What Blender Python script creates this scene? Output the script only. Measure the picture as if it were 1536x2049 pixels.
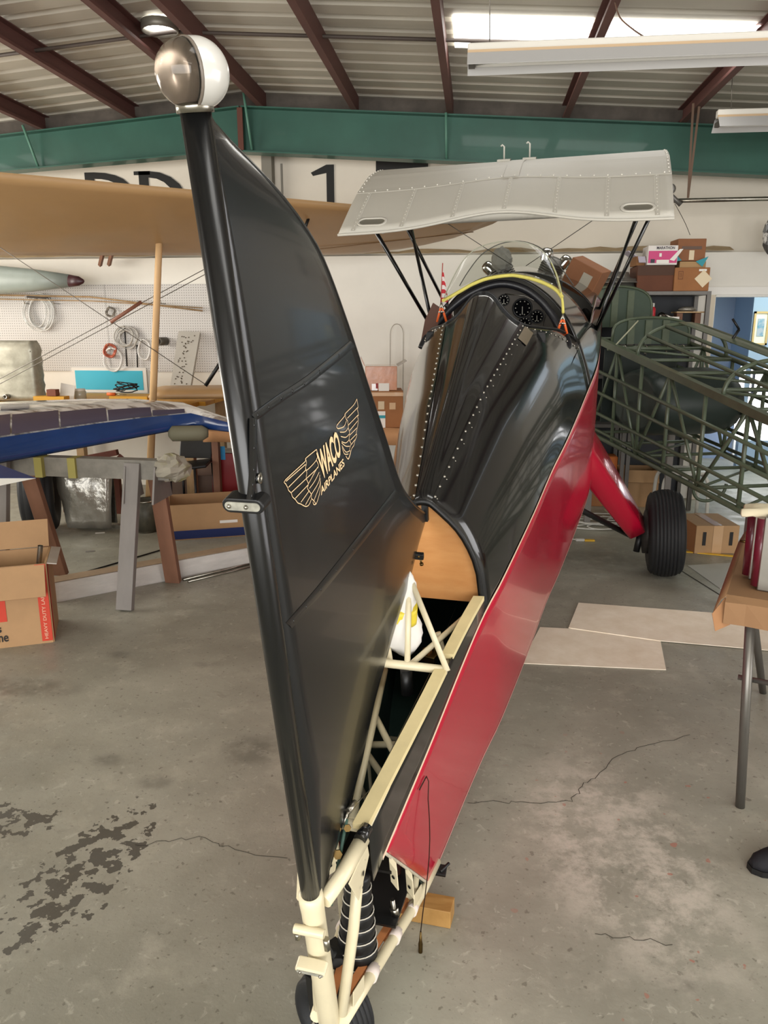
import bpy, bmesh, math, random
from mathutils import Vector, Matrix
R_ = math.radians
random.seed(7)
for _o in list(bpy.data.objects): bpy.data.objects.remove(_o)
SC = bpy.context.scene
COL = SC.collection
# ------------------------------------------------------------------ camera
FPX, CX, CY, CAMH = 1539.0, 768.0, 1024.5, 1.7
VX, VY = 955.0, 650.0                       # where the roof purlins vanish
TH = math.atan((CY-VY)/FPX); AZ = math.atan((VX-CX)/FPX*math.cos(TH))
CF = Vector((-math.sin(AZ)*math.cos(TH), math.cos(AZ)*math.cos(TH), -math.sin(TH)))
CR = Vector((math.cos(AZ), math.sin(AZ), 0)); CU = CR.cross(CF)
CP = Vector((0, 0, CAMH))
cam = bpy.data.cameras.new('camera'); camo = bpy.data.objects.new('camera', cam); COL.objects.link(camo)
cam.sensor_fit = 'VERTICAL'; cam.sensor_height = 36.0; cam.lens = 36.0*FPX/2049.0
cam.clip_start = 0.05; cam.clip_end = 200
camo.matrix_world = Matrix.Translation(CP) @ Matrix((CR, CU, -CF)).transposed().to_4x4()
SC.camera = camo
# ------------------------------------------------------------------ world, light, exposure
SC.view_settings.view_transform = 'Standard'; SC.view_settings.look = 'None'
SC.view_settings.gamma = 1.0; SC.view_settings.use_curve_mapping = False
SC.view_settings.exposure = 0.28
wd = bpy.data.worlds.new('world'); SC.world = wd; wd.use_nodes = True
_bg = wd.node_tree.nodes['Background']; _bg.inputs[0].default_value = (0.80, 0.90, 1.0, 1); _bg.inputs[1].default_value = 1.6
def area_light(name, loc, size, energy, color, rot):
    l = bpy.data.lights.new(name, 'AREA'); l.shape = 'RECTANGLE'; l.size, l.size_y = size
    l.energy = energy; l.color = color
    o = bpy.data.objects.new(name, l); COL.objects.link(o); o.location = loc; o.rotation_euler = rot
    return o
# daylight through the open hangar door behind the photographer
area_light('hangar_door_daylight', (-0.6, -5.2, 1.75), (8.6, 3.1), 530, (1.0, 0.97, 0.93), (R_(90), 0, 0))
# daylight through the open side door on the right and the window row on the left
area_light('side_door_daylight', (4.6, 1.2, 1.4), (3.0, 2.4), 95, (0.99, 0.98, 1.0), (R_(90), 0, R_(90)))
area_light('left_window_daylight', (-7.0, 4.6, 2.1), (3.4, 1.7), 200, (1.0, 0.95, 0.87), (R_(90), 0, R_(-90)))

# ------------------------------------------------------------------ measuring helpers (photo pixel -> place in the hall)
def ray(x, y): return CF + CR*((x-CX)/FPX) - CU*((y-CY)/FPX)
def P(x, y, X=None, Y=None, Z=None, D=None):
    d = ray(x, y)
    if X is not None: t = (X-CP.x)/d.x
    elif Y is not None: t = (Y-CP.y)/d.y
    elif Z is not None: t = (Z-CP.z)/d.z
    else: t = D
    return CP + d*t
# airplane frame: u forward, v right, w up, origin at the top of the tail tube
PSI, PIT = R_(8), R_(13)
_fw = Vector((math.sin(PSI), math.cos(PSI), 0)); _z = Vector((0, 0, 1))
EU = _fw*math.cos(PIT) + _z*math.sin(PIT); EV = Vector((math.cos(PSI), -math.sin(PSI), 0)); EW = -_fw*math.sin(PIT) + _z*math.cos(PIT)
T0 = P(622, 1795, D=1.5)
def A(p): return T0 + EU*p[0] + EV*p[1] + EW*p[2]
def LOC(q): q = q-T0; return Vector((q.dot(EU), q.dot(EV), q.dot(EW)))
def _pl(x, y, n, c): r = ray(x, y); return LOC(CP + r*(((T0-CP).dot(n)+c)/r.dot(n)))
def onv(x, y, v=0.0): return _pl(x, y, EV, v)
def onu(x, y, u): return _pl(x, y, EU, u)
def onw(x, y, w): return _pl(x, y, EW, w)
def lerp(a, b, t): return a+(b-a)*t
def itp(tab, x):
    if x <= tab[0][0]: return tab[0][1]
    for (a, fa), (b, fb) in zip(tab, tab[1:]):
        if x <= b: return lerp(fa, fb, (x-a)/(b-a))
    return tab[-1][1]
def smooth_itp(tab, x):
    if x <= tab[0][0]: return tab[0][1]
    n = len(tab)
    for i in range(n-1):
        a, fa = tab[i]; b, fb = tab[i+1]
        if x <= b:
            m0 = (fb-tab[i-1][1])/(b-tab[i-1][0]) if i > 0 else (fb-fa)/(b-a)
            m1 = (tab[i+2][1]-fa)/(tab[i+2][0]-a) if i < n-2 else (fb-fa)/(b-a)
            t = (x-a)/(b-a); h = b-a
            return (2*t**3-3*t*t+1)*fa+(t**3-2*t*t+t)*h*m0+(-2*t**3+3*t*t)*fb+(t**3-t*t)*h*m1
    return tab[-1][1]
def catmull(pts, k=6):
    pts = [Vector(p) for p in pts]; out = []
    for i in range(len(pts)-1):
        p0 = pts[max(i-1, 0)]; p1 = pts[i]; p2 = pts[i+1]; p3 = pts[min(i+2, len(pts)-1)]
        for j in range(k):
            t = j/k
            out.append(0.5*((2*p1)+(p2-p0)*t+(2*p0-5*p1+4*p2-p3)*t*t+(3*p1-p0-3*p2+p3)*t**3))
    out.append(pts[-1]); return out

# ------------------------------------------------------------------ materials
def lin(h):
    h = h.lstrip('#'); c = [int(h[i:i+2], 16)/255 for i in (0, 2, 4)]
    return tuple((x/12.92 if x <= 0.04045 else ((x+0.055)/1.055)**2.4) for x in c)
_mats = {}
def M(name, col='#888888', rough=0.5, metal=0.0, var=0.0, vscale=6.0, col2=None, bump=0.0, bscale=80.0, coat=0.0,
      stretch=(1, 1, 1), emit=0.0, trans=0.0, ior=1.45, alpha=1.0, sheen=0.0, thr=None, spec=0.5, rvar=0.0, sub=0.0):
    if name in _mats: return _mats[name]
    m = bpy.data.materials.new(name); m.use_nodes = True; nt = m.node_tree; N = nt.nodes; L = nt.links
    b = N['Principled BSDF']; c = lin(col) if isinstance(col, str) else col
    b.inputs['Base Color'].default_value = (*c, 1); b.inputs['Roughness'].default_value = rough; b.inputs['Metallic'].default_value = metal
    b.inputs['Coat Weight'].default_value = coat; b.inputs['Coat Roughness'].default_value = 0.06
    b.inputs['Transmission Weight'].default_value = trans; b.inputs['IOR'].default_value = ior; b.inputs['Alpha'].default_value = alpha
    b.inputs['Specular IOR Level'].default_value = spec
    if emit: b.inputs['Emission Color'].default_value = (*c, 1); b.inputs['Emission Strength'].default_value = emit
    if var or col2 or bump or rvar:
        tc = N.new('ShaderNodeTexCoord'); mp = N.new('ShaderNodeMapping'); mp.inputs['Scale'].default_value = stretch
        L.new(tc.outputs['Object'], mp.inputs['Vector'])
    if var or col2 or rvar:
        no = N.new('ShaderNodeTexNoise'); no.inputs['Scale'].default_value = vscale; no.inputs['Detail'].default_value = 6; no.inputs['Roughness'].default_value = 0.62
        L.new(mp.outputs[0], no.inputs['Vector'])
        if var or col2:
            rp = N.new('ShaderNodeValToRGB'); e = rp.color_ramp.elements
            lo, hi = thr if thr else (0.3, 0.7)
            e[0].position = lo; e[1].position = hi
            if col2: ca, cb = c, lin(col2)
            else: ca, cb = tuple(x*(1-var) for x in c), tuple(min(1, x*(1+var)) for x in c)
            e[0].color = (*ca, 1); e[1].color = (*cb, 1)
            L.new(no.outputs['Fac'], rp.inputs['Fac']); L.new(rp.outputs['Color'], b.inputs['Base Color'])
        if rvar:
            mr = N.new('ShaderNodeMapRange'); mr.inputs['From Min'].default_value = 0.3; mr.inputs['From Max'].default_value = 0.7
            mr.inputs['To Min'].default_value = max(0, rough-rvar); mr.inputs['To Max'].default_value = min(1, rough+rvar)
            L.new(no.outputs['Fac'], mr.inputs['Value']); L.new(mr.outputs[0], b.inputs['Roughness'])
    if bump:
        n2 = N.new('ShaderNodeTexNoise'); n2.inputs['Scale'].default_value = bscale; n2.inputs['Detail'].default_value = 4
        L.new(mp.outputs[0], n2.inputs['Vector']); bp = N.new('ShaderNodeBump'); bp.inputs['Strength'].default_value = bump; bp.inputs['Distance'].default_value = 0.01
        L.new(n2.outputs['Fac'], bp.inputs['Height']); L.new(bp.outputs[0], b.inputs['Normal'])
    _mats[name] = m; return m

# ------------------------------------------------------------------ mesh building
ORG = {}
def frame_of(d):
    d = d.normalized(); a = Vector((0, 0, 1)) if abs(d.z) < 0.9 else Vector((1, 0, 0))
    x = d.cross(a).normalized(); return x, d.cross(x).normalized()
class MB:
    def __init__(s): s.v = []; s.f = []; s.mi = []; s.sm = []
    def add(s, verts, faces, mi=0, smooth=False):
        o = len(s.v); s.v += [Vector(p) for p in verts]
        for f in faces: s.f.append([i+o for i in f]); s.mi.append(mi); s.sm.append(smooth)
        return s
    def obox(s, c, ax, ay, az, mi=0):          # centre and three half axes
        c, ax, ay, az = map(Vector, (c, ax, ay, az))
        v = [c+ax*i+ay*j+az*k for k in (-1, 1) for j in (-1, 1) for i in (-1, 1)]
        return s.add(v, [(0, 2, 3, 1), (4, 5, 7, 6), (0, 1, 5, 4), (2, 6, 7, 3), (0, 4, 6, 2), (1, 3, 7, 5)], mi)
    def box(s, c, size, rz=0.0, mi=0):
        a = Matrix.Rotation(rz, 3, 'Z'); x, y, z = (q/2 for q in size)
        return s.obox(c, a@Vector((x, 0, 0)), a@Vector((0, y, 0)), (0, 0, z), mi)
    def bar(s, p0, p1, w, h, up=(0, 0, 1), mi=0):   # rectangular bar between two points
        p0, p1, up = Vector(p0), Vector(p1), Vector(up); d = p1-p0; x = d.cross(up).normalized(); y = x.cross(d).normalized()
        return s.obox((p0+p1)/2, d/2, x*(w/2), y*(h/2), mi)
    def tube(s, pts, r, n=10, closed=False, cap=True, mi=0, smooth=True):
        pts = [Vector(p) for p in pts]; m = len(pts); rings = []
        rs = r if isinstance(r, (list, tuple)) else [r]*m
        x = None
        for i in range(m):
            if closed: d = pts[(i+1) % m]-pts[i-1]
            else: d = pts[min(i+1, m-1)]-pts[max(i-1, 0)]
            d.normalize()
            if x is None: x, _ = frame_of(d)
            x = (x-d*x.dot(d)).normalized(); y = d.cross(x)
            rings.append([pts[i]+(x*math.cos(2*math.pi*k/n)+y*math.sin(2*math.pi*k/n))*rs[i] for k in range(n)])
        return s.loft(rings, True, closed, cap, mi, smooth)
    def loft(s, rings, ring_closed=True, closed=False, cap=True, mi=0, smooth=True):
        m, n = len(rings), len(rings[0]); v = [p for r in rings for p in r]; f = []
        for i in range(m if closed else m-1):
            j = (i+1) % m
            for k in range(n if ring_closed else n-1):
                l = (k+1) % n; f.append((i*n+k, i*n+l, j*n+l, j*n+k))
        o = len(s.v); s.add(v, f, mi, smooth)
        if cap and ring_closed and not closed:
            s.f += [list(range(o, o+n))[::-1], list(range(o+(m-1)*n, o+m*n))]; s.mi += [mi, mi]; s.sm += [False, False]
        return s
    def grid(s, rows, mi=0, smooth=True): return s.loft(rows, False, False, False, mi, smooth)
    def lathe(s, prof, c, ax, n=24, closed=False, mi=0, smooth=True, a0=0.0, a1=2*math.pi):   # prof: (radius, height along axis)
        c, ax = Vector(c), Vector(ax).normalized(); x, y = frame_of(ax); full = abs(a1-a0-2*math.pi) < 1e-6
        rings = []
        for k in range(n if full else n+1):
            a = a0+(a1-a0)*k/n; e = x*math.cos(a)+y*math.sin(a)
            rings.append([c+ax*h+e*max(r, 1e-5) for r, h in prof])
        return s.loft(rings, closed, full, False, mi, smooth)
    def prism(s, poly, vec, mi=0, smooth=False):
        poly = [Vector(p) for p in poly]; vec = Vector(vec); n = len(poly)
        v = poly+[p+vec for p in poly]; f = [list(range(n))[::-1], list(range(n, 2*n))]+[(i, (i+1) % n, n+(i+1) % n, n+i) for i in range(n)]
        return s.add(v, f, mi, smooth)
    def ball(s, c, r, n=10, m=6, mi=0, sc=(1, 1, 1)):
        c = Vector(c); v = [c+Vector((0, 0, -r*sc[2]))]; f = []
        for i in range(1, m):
            t = math.pi*i/m
            for k in range(n):
                a = 2*math.pi*k/n; v.append(c+Vector((math.sin(t)*math.cos(a)*r*sc[0], math.sin(t)*math.sin(a)*r*sc[1], -math.cos(t)*r*sc[2])))
        v.append(c+Vector((0, 0, r*sc[2]))); e = len(v)-1
        for k in range(n):
            l = (k+1) % n; f.append((0, 1+l, 1+k)); f.append((e, e-n+k, e-n+l))
            for i in range(m-2): f.append((1+i*n+k, 1+i*n+l, 1+(i+1)*n+l, 1+(i+1)*n+k))
        return s.add(v, f, mi, True)
    def build(s, name, mat, parent=None, xf=None, bev=0.0, solid=0.0, sub=0, org=None, weld=0.0):
        vs = [xf(p) for p in s.v] if xf else s.v
        if parent is not None: og = ORG[parent.name]
        else:
            if org is None:
                lo = Vector((min(p.x for p in vs), min(p.y for p in vs), min(p.z for p in vs))); hi = Vector((max(p.x for p in vs), max(p.y for p in vs), max(p.z for p in vs)))
                og = Vector(((lo.x+hi.x)/2, (lo.y+hi.y)/2, lo.z))
            else: og = Vector(org)
        me = bpy.data.meshes.new(name); bm = bmesh.new(); bv = [bm.verts.new(p-og) for p in vs]
        for f, mi, sm in zip(s.f, s.mi, s.sm):
            try: q = bm.faces.new([bv[i] for i in f])
            except ValueError: continue
            q.material_index = mi; q.smooth = sm
        if weld: bmesh.ops.remove_doubles(bm, verts=bm.verts, dist=weld)
        bmesh.ops.recalc_face_normals(bm, faces=bm.faces)
        bm.to_mesh(me); bm.free()
        for q in (mat if isinstance(mat, (list, tuple)) else [mat]): me.materials.append(q)
        o = bpy.data.objects.new(name, me); COL.objects.link(o)
        if parent is not None: o.parent = parent
        else: o.location = og
        ORG[o.name] = og
        if solid:
            q = o.modifiers.new('thickness', 'SOLIDIFY'); q.thickness = solid; q.offset = 0
        if bev:
            q = o.modifiers.new('bevel', 'BEVEL'); q.width = bev; q.segments = 2; q.limit_method = 'ANGLE'
        if sub:
            q = o.modifiers.new('smooth', 'SUBSURF'); q.levels = sub; q.render_levels = sub
        return o
def tag(o, label=None, cat=None, group=None, kind=None):
    if label: o['label'] = label
    if cat: o['category'] = cat
    if group: o['group'] = group
    if kind: o['kind'] = kind
    return o
def thing(name, label, cat, loc, group=None, kind=None):
    o = bpy.data.objects.new(name, None); COL.objects.link(o); o.location = loc; o.empty_display_size = 0.1
    ORG[o.name] = Vector(loc); return tag(o, label, cat, group, kind)
def text_mesh(txt, shear=0.0, spacing=1.0, bold=0.0):
    cu = bpy.data.curves.new('lettering', 'FONT'); cu.body = txt; cu.shear = shear; cu.space_character = spacing; cu.offset = bold; cu.resolution_u = 3
    ob = bpy.data.objects.new('lettering', cu); COL.objects.link(ob)
    dg = bpy.context.evaluated_depsgraph_get(); me = bpy.data.meshes.new_from_object(ob.evaluated_get(dg))
    v = [p.co.copy() for p in me.vertices]; f = [list(q.vertices) for q in me.polygons]
    bpy.data.objects.remove(ob); bpy.data.curves.remove(cu); bpy.data.meshes.remove(me)
    x0, x1 = min(p.x for p in v), max(p.x for p in v); y0, y1 = min(p.y for p in v), max(p.y for p in v)
    return [((p.x-x0)/(x1-x0), (p.y-y0)/(y1-y0)) for p in v], f
def quad_text(mb, txt, bl, br, tr, tl, **k):       # lettering laid flat into a quad of 3D points
    uv, f = text_mesh(txt, **k); bl, br, tr, tl = map(Vector, (bl, br, tr, tl))
    return mb.add([bl*(1-a)*(1-b)+br*a*(1-b)+tr*a*b+tl*(1-a)*b for a, b in uv], f)
def ribbon(mb, pts, w, nrm, closed=False):          # flat line of width w lying in the plane with normal nrm
    pts = [Vector(p) for p in pts]; nrm = Vector(nrm); m = len(pts); a = []; b = []
    for i in range(m):
        d = (pts[(i+1) % m]-pts[i-1]) if closed else (pts[min(i+1, m-1)]-pts[max(i-1, 0)])
        n = d.cross(nrm).normalized()*(w/2); a.append(pts[i]+n); b.append(pts[i]-n)
    if closed: a.append(a[0]); b.append(b[0])
    return mb.grid([a, b], 0, False)
def copy_tree(o, parent=None, **kw):
    c = o.copy(); COL.objects.link(c); c.parent = parent
    for ch in list(o.children): copy_tree(ch, c)
    return c
# ================================================================== the hall
def floor_material():
    m = bpy.data.materials.new('painted_concrete'); m.use_nodes = True; nt = m.node_tree; N = nt.nodes; L = nt.links; b = N['Principled BSDF']
    tc = N.new('ShaderNodeTexCoord'); co = tc.outputs['Object']
    def noise(sc, det=6, rough=0.6, vec=None, dist=0.0):
        n = N.new('ShaderNodeTexNoise'); n.inputs['Scale'].default_value = sc; n.inputs['Detail'].default_value = det; n.inputs['Roughness'].default_value = rough; n.inputs['Distortion'].default_value = dist
        L.new(vec or co, n.inputs['Vector']); return n.outputs['Fac']
    def mr(v, a, b_, c=0.0, d=1.0):
        n = N.new('ShaderNodeMapRange'); n.interpolation_type = 'SMOOTHSTEP'
        n.inputs['From Min'].default_value = a; n.inputs['From Max'].default_value = b_; n.inputs['To Min'].default_value = c; n.inputs['To Max'].default_value = d
        L.new(v, n.inputs['Value']); return n.outputs[0]
    def mix(f, a, c):
        n = N.new('ShaderNodeMix'); n.data_type = 'RGBA'
        if isinstance(f, float): n.inputs['Factor'].default_value = f
        else: L.new(f, n.inputs['Factor'])
        for i, q in ((6, a), (7, c)):
            if isinstance(q, tuple): n.inputs[i].default_value = (*q, 1)
            else: L.new(q, n.inputs[i])
        return n.outputs[2]
    def mul(a, c, op='MULTIPLY'):
        n = N.new('ShaderNodeMath'); n.operation = op
        for i, q in ((0, a), (1, c)):
            if isinstance(q, (int, float)): n.inputs[i].default_value = q
            else: L.new(q, n.inputs[i])
        return n.outputs[0]
    def near(x, y, rx, ry, rot=0.0):                # 1 inside an ellipse on the floor, 0 outside
        mp = N.new('ShaderNodeMapping'); mp.vector_type = 'TEXTURE'; mp.inputs['Location'].default_value = (x, y, 0); mp.inputs['Rotation'].default_value = (0, 0, rot); mp.inputs['Scale'].default_value = (rx, ry, 1)
        L.new(co, mp.inputs['Vector']); ln = N.new('ShaderNodeVectorMath'); ln.operation = 'LENGTH'; L.new(mp.outputs[0], ln.inputs[0])
        return mr(ln.outputs['Value'], 1.0, 0.35)
    c = mix(mr(noise(1.1), 0.35, 0.68), lin('#878578'), lin('#a09e90'))
    c = mix(mr(noise(5.0, 8, 0.7), 0.5, 0.72, 0, 0.45), c, lin('#b7b3a4'))
    c = mix(mr(noise(9.0, 7, 0.65, dist=0.6), 0.60, 0.72, 0, 0.5), c, lin('#7b776a'))
    c = mix(mr(noise(38.0, 3, 0.5), 0.645, 0.70, 0, 0.65), c, lin('#646055'))
    c = mix(mr(noise(85.0, 2, 0.5), 0.66, 0.72, 0, 0.5), c, lin('#5f5b50'))
    c = mix(mr(noise(24.0, 5, 0.6, dist=1.0), 0.60, 0.70, 0, 0.4), c, lin('#c2beb0'))
    # worn patch of bare concrete right of the fuselage
    p = P(1240, 1700, Z=0); wp = mul(near(p.x, p.y, 0.42, 0.75, R_(14)), mr(noise(7.0, 8, 0.75), 0.42, 0.62))
    c = mix(mul(wp, 0.75), c, lin('#c4bdb0'))
    # peeled grey paint at lower left
    p0, p1 = P(40, 1880, Z=0), P(270, 1630, Z=0)
    band = near((p0.x+p1.x)/2, (p0.y+p1.y)/2, 0.46, 0.20, math.atan2(p1.y-p0.y, p1.x-p0.x))
    q = P(20, 1640, Z=0); band2 = near(q.x, q.y, 0.22, 0.12)
    bb = mul(band, band2, 'MAXIMUM')
    th = mul(noise(19.0, 4, 0.55), mul(bb, 0.15), 'ADD')
    peel = mul(mr(th, 0.632, 0.642), mr(bb, 0.02, 0.1))
    c = mix(peel, c, lin('#55524a'))
    # tyre smudges
    for (sx, sy, rx, ry, k) in ((500, 1500, 0.16, 0.16, 0.45), (215, 1520, 0.09, 0.06, 0.4), (310, 1565, 0.09, 0.07, 0.4), (40, 1375, 0.4, 0.13, 0.45), (240, 1310, 0.1, 0.06, 0.35), (410, 1330, 0.11, 0.05, 0.3), (1190, 1120, 0.45, 0.25, 0.25), (1360, 1970, 0.06, 0.03, 0.5)):
        s = P(sx, sy, Z=0); c = mix(mul(mul(near(s.x, s.y, rx, ry), mr(noise(11.0), 0.3, 0.6)), k), c, lin('#47453d'))
    # a few red paint drips
    red = mul(mr(noise(16.0, 2, 0.4), 0.71, 0.725), near(0.75, 2.2, 0.9, 1.2)); c = mix(mul(red, 0.6), c, lin('#a5604e'))
    L.new(c, b.inputs['Base Color'])
    L.new(mr(noise(6.0), 0.3, 0.7, 0.34, 0.55), b.inputs['Roughness'])
    bp = N.new('ShaderNodeBump'); bp.inputs['Strength'].default_value = 0.12; bp.inputs['Distance'].default_value = 0.01; L.new(noise(30.0, 6, 0.7), bp.inputs['Height']); L.new(bp.outputs[0], b.inputs['Normal'])
    return m
mb = MB(); mb.box((-1.0, 0, -0.06), (13.0, 26, 0.12)); FLOOR = tag(mb.build('floor', floor_material(), org=(0, 0, 0)), kind='structure', label='grey worn concrete hangar floor')
mcrack = M('crack_dark', '#3a372f', 0.9)
def crack(pix, w):
    pts = [P(x, y, Z=0.0012) for x, y in pix]; o = [pts[0]]
    for a, b in zip(pts, pts[1:]):
        for k in range(1, 6):
            j = 0.012 if k < 5 else 0
            o.append(a.lerp(b, k/5)+Vector((random.uniform(-j, j), random.uniform(-j, j), 0)))
    ribbon(mb := MB(), o, w, (0, 0, 1)); mb.build('crack', mcrack, FLOOR)
crack([(270, 1690), (330, 1682), (410, 1676), (470, 1700), (575, 1717)], 0.0022)
crack([(935, 1606), (1000, 1604), (1060, 1606), (1145, 1604), (1162, 1575), (1190, 1558), (1236, 1512), (1290, 1492), (1380, 1470)], 0.0026)
crack([(1190, 1868), (1260, 1874), (1345, 1890)], 0.0022)
ribbon(mb := MB(), [P(1340, 1128, Z=0.001), P(1460, 1203, Z=0.001), P(1536, 1252, Z=0.001)], 0.012, (0, 0, 1)); mb.build('slab_joint', mcrack, FLOOR)

MW = M('cream_wall_paint', '#ddd5c6', 0.75, var=0.05, vscale=1.3, bump=0.03, bscale=30)
MW2 = M('white_wall_board', '#e2ded4', 0.6, var=0.04, vscale=2.0)
WALL = thing('wall_back', None, None, (0, 7.9, 0), kind='structure')
DX0, DX1, DZ = 2.22, 3.25, 1.975
mb = MB(); mb.box((-2.5, 8.09, 3.2), (9.4, 0.1, 1.75)); mb.box((3.2, 8.09, 3.2), (2.0, 0.1, 1.75)); mb.build('upper_wall', MW, WALL)
mb = MB(); mb.box(((DX0-7.2)/2, 7.98, 1.18), (DX0+7.2, 0.2, 2.36)); mb.box((4.1, 7.98, 1.18), (1.7, 0.2, 2.36)); mb.box(((DX0+DX1)/2, 7.98, (DZ+2.36)/2), (DX1-DX0, 0.2, 2.36-DZ)); mb.build('lower_wall', MW2, WALL)
for x in (-1.97,):
    mb = MB(); mb.box((x, 8.035, 2.8), (0.02, 0.01, 0.9)); mb.build('panel_joint', M('joint_grey', '#8d887d', 0.7), WALL)
mb = MB(); mb.box((-2.09, 7.97, 2.9), (0.1, 0.12, 1.1)); mb.build('steel_post', M('post_grey', '#7b776c', 0.6), WALL)
# black painted letters high on the wall
MBLK = M('black_letter_paint', '#15130f', 0.6)
YL = 8.036
def letter(name, polys):
    mb = MB()
    for pl in polys: mb.prism([(x, YL, z) for x, z in pl], (0, -0.006, 0))
    mb.build(name, MBLK, WALL)
def wx(x): return P(x, 350, Y=YL).x
def wz(y, x=600): return P(x, y, Y=YL).z
zt, zb = wz(331), wz(331)-0.62
a = wx(622); c = wx(653); d = wx(668)
letter('letter_one', [[(a, zt-0.07), (a+0.02, zt-0.1), (c, zt-0.075), (c, zt-0.03), (c+0.0, zt)], [(c, zb), (d, zb), (d, zt), (c, zt)], [(c-0.06, zb), (d+0.06, zb), (d+0.06, zb+0.04), (c-0.06, zb+0.04)]])
a = wx(752); d = wx(856); zt7 = wz(324)
letter('letter_seven', [[(a, zt7-0.11), (a, zt7), (d, zt7), (d, zt7-0.11)], [(d-0.13, zt7-0.1), (d, zt7-0.1), (a+0.33, zb), (a+0.2, zb)]])
def arc(cx, cz, r1x, r1z, r0x, r0z, n=10): 
    o = [(cx+r1x*math.sin(t*math.pi/n), cz+r1z*math.cos(t*math.pi/n)) for t in range(n+1)]
    i = [(cx+r0x*math.sin(t*math.pi/n), cz+r0z*math.cos(t*math.pi/n)) for t in range(n, -1, -1)]
    return [[o[k], o[k+1], i[n-k-1], i[n-k]] for k in range(n)]
zt2 = wz(342, 320); zb2 = zt2-0.62; a = wx(268)
letter('letter_d', [[(a, zt2), (a+0.17, zt2), (a+0.17, zt2-0.035), (a, zt2-0.035)], [(a+0.05, zb2), (a+0.15, zb2), (a+0.15, zt2), (a+0.05, zt2)]] + arc(a+0.15, (zt2+zb2)/2, 0.40, 0.31, 0.28, 0.25))
a = wx(160); zt3 = wz(344, 240); zb3 = zt3-0.62
letter('letter_r', [[(a+0.05, zb3), (a+0.15, zb3), (a+0.15, zt3), (a+0.05, zt3)]] + arc(a+0.15, zt3-0.16, 0.38, 0.16, 0.26, 0.1) + [[(a+0.2, zt3-0.32), (a+0.32, zt3-0.32), (a+0.55, zb3), (a+0.42, zb3)]])
# brown kraft paper edge lying along the ledge of the lower wall
mb = MB(); r0 = []; r1 = []
for k in range(60):
    x = -6.5+k*0.15; r0.append(Vector((x, 7.86, 2.375+random.uniform(0, 0.012)))); r1.append(Vector((x, 7.99, 2.40+random.uniform(0, 0.035))))
mb.grid([r0, r1], 0, False); mb.build('ledge_paper', M('old_paper', '#b39b78', 0.85, var=0.2, vscale=4), WALL, solid=0.003)

# door to the blue room
MT = M('door_trim_white', '#ece9e2', 0.5)
TR = thing('door_1', None, None, (DX0, 7.86, 0), kind='structure')
mb = MB(); mb.box((DX0-0.035, 7.86, DZ/2), (0.07, 0.05, DZ)); mb.build('door_jamb', M('jamb_cream', '#d9cdb8', 0.6), TR)
mb = MB(); mb.box(((DX0+DX1)/2-0.02, 7.86, DZ+0.035), (DX1-DX0+0.2, 0.05, 0.07)); mb.build('door_head', MT, TR)
mb = MB(); mb.box((DX0+0.008, 7.98, DZ/2), (0.016, 0.2, DZ)); mb.box(((DX0+DX1)/2, 7.98, DZ-0.008), (DX1-DX0, 0.2, 0.016)); mb.build('door_lining', MT, TR)
MBL = M('blue_room_paint', '#7f8ea6', 0.8); MBL2 = M('window_lit_blue_paint', '#9fb4cc', 0.8)  # paler copy puts the window light into the jogged wall's colour
px = P(1490, 650, Y=10.4).x
mb = MB(); mb.box((px/2+0.95, 10.45, 1.25), (px-1.9, 0.1, 2.5)); mb.box((1.9, 9.25, 1.25), (0.1, 2.4, 2.5)); tag(mb.build('wall_blue_room', MBL), kind='structure')
mb = MB(); mb.box((px+0.02, 10.38, 1.25), (0.035, 0.05, 2.5)); tag(mb.build('trim_1', MT), kind='structure')
py = 9.7; qx = P(1503, 650, Y=py).x
WX0, WX1, WZ0, WZ1 = qx-0.06, qx+1.0, 0.35, 1.22
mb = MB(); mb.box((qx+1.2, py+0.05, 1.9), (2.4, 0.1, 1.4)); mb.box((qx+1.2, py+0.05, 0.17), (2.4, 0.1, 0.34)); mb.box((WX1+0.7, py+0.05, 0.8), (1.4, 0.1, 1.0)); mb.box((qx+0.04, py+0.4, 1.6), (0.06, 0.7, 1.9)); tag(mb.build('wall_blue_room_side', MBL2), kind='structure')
mb = MB(); mb.box((3.4, 9.35, 2.53), (3.2, 2.4, 0.06)); tag(mb.build('ceiling_blue_room', MT), kind='structure')
W1 = thing('window_1', None, None, (qx+0.5, py, WZ0), kind='structure')
mb = MB(); mb.box((qx+0.5, py+0.06, (WZ0+WZ1)/2), (1.1, 0.01, WZ1-WZ0)); mb.build('pane', M('bright_pane', (1.0, 0.98, 0.97), 0.3, emit=3.2), W1)
for z in (0.62, 0.93):
    mb = MB(); mb.box((qx+0.5, py+0.03, z), (1.1, 0.03, 0.02)); mb.build('mullion', M('mullion_dark', '#3b3d4a', 0.5), W1)
for x in (0.1, 0.42, 0.8):
    mb = MB(); mb.box((qx+x, py+0.03, (WZ0+WZ1)/2), (0.025, 0.03, WZ1-WZ0)); mb.build('mullion', M('mullion_dark'), W1)
area_light('blue_room_lamp', (3.4, 8.9, 2.45), (0.6, 0.6), 16, (0.9, 1.0, 0.85), (0, 0, 0))
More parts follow.
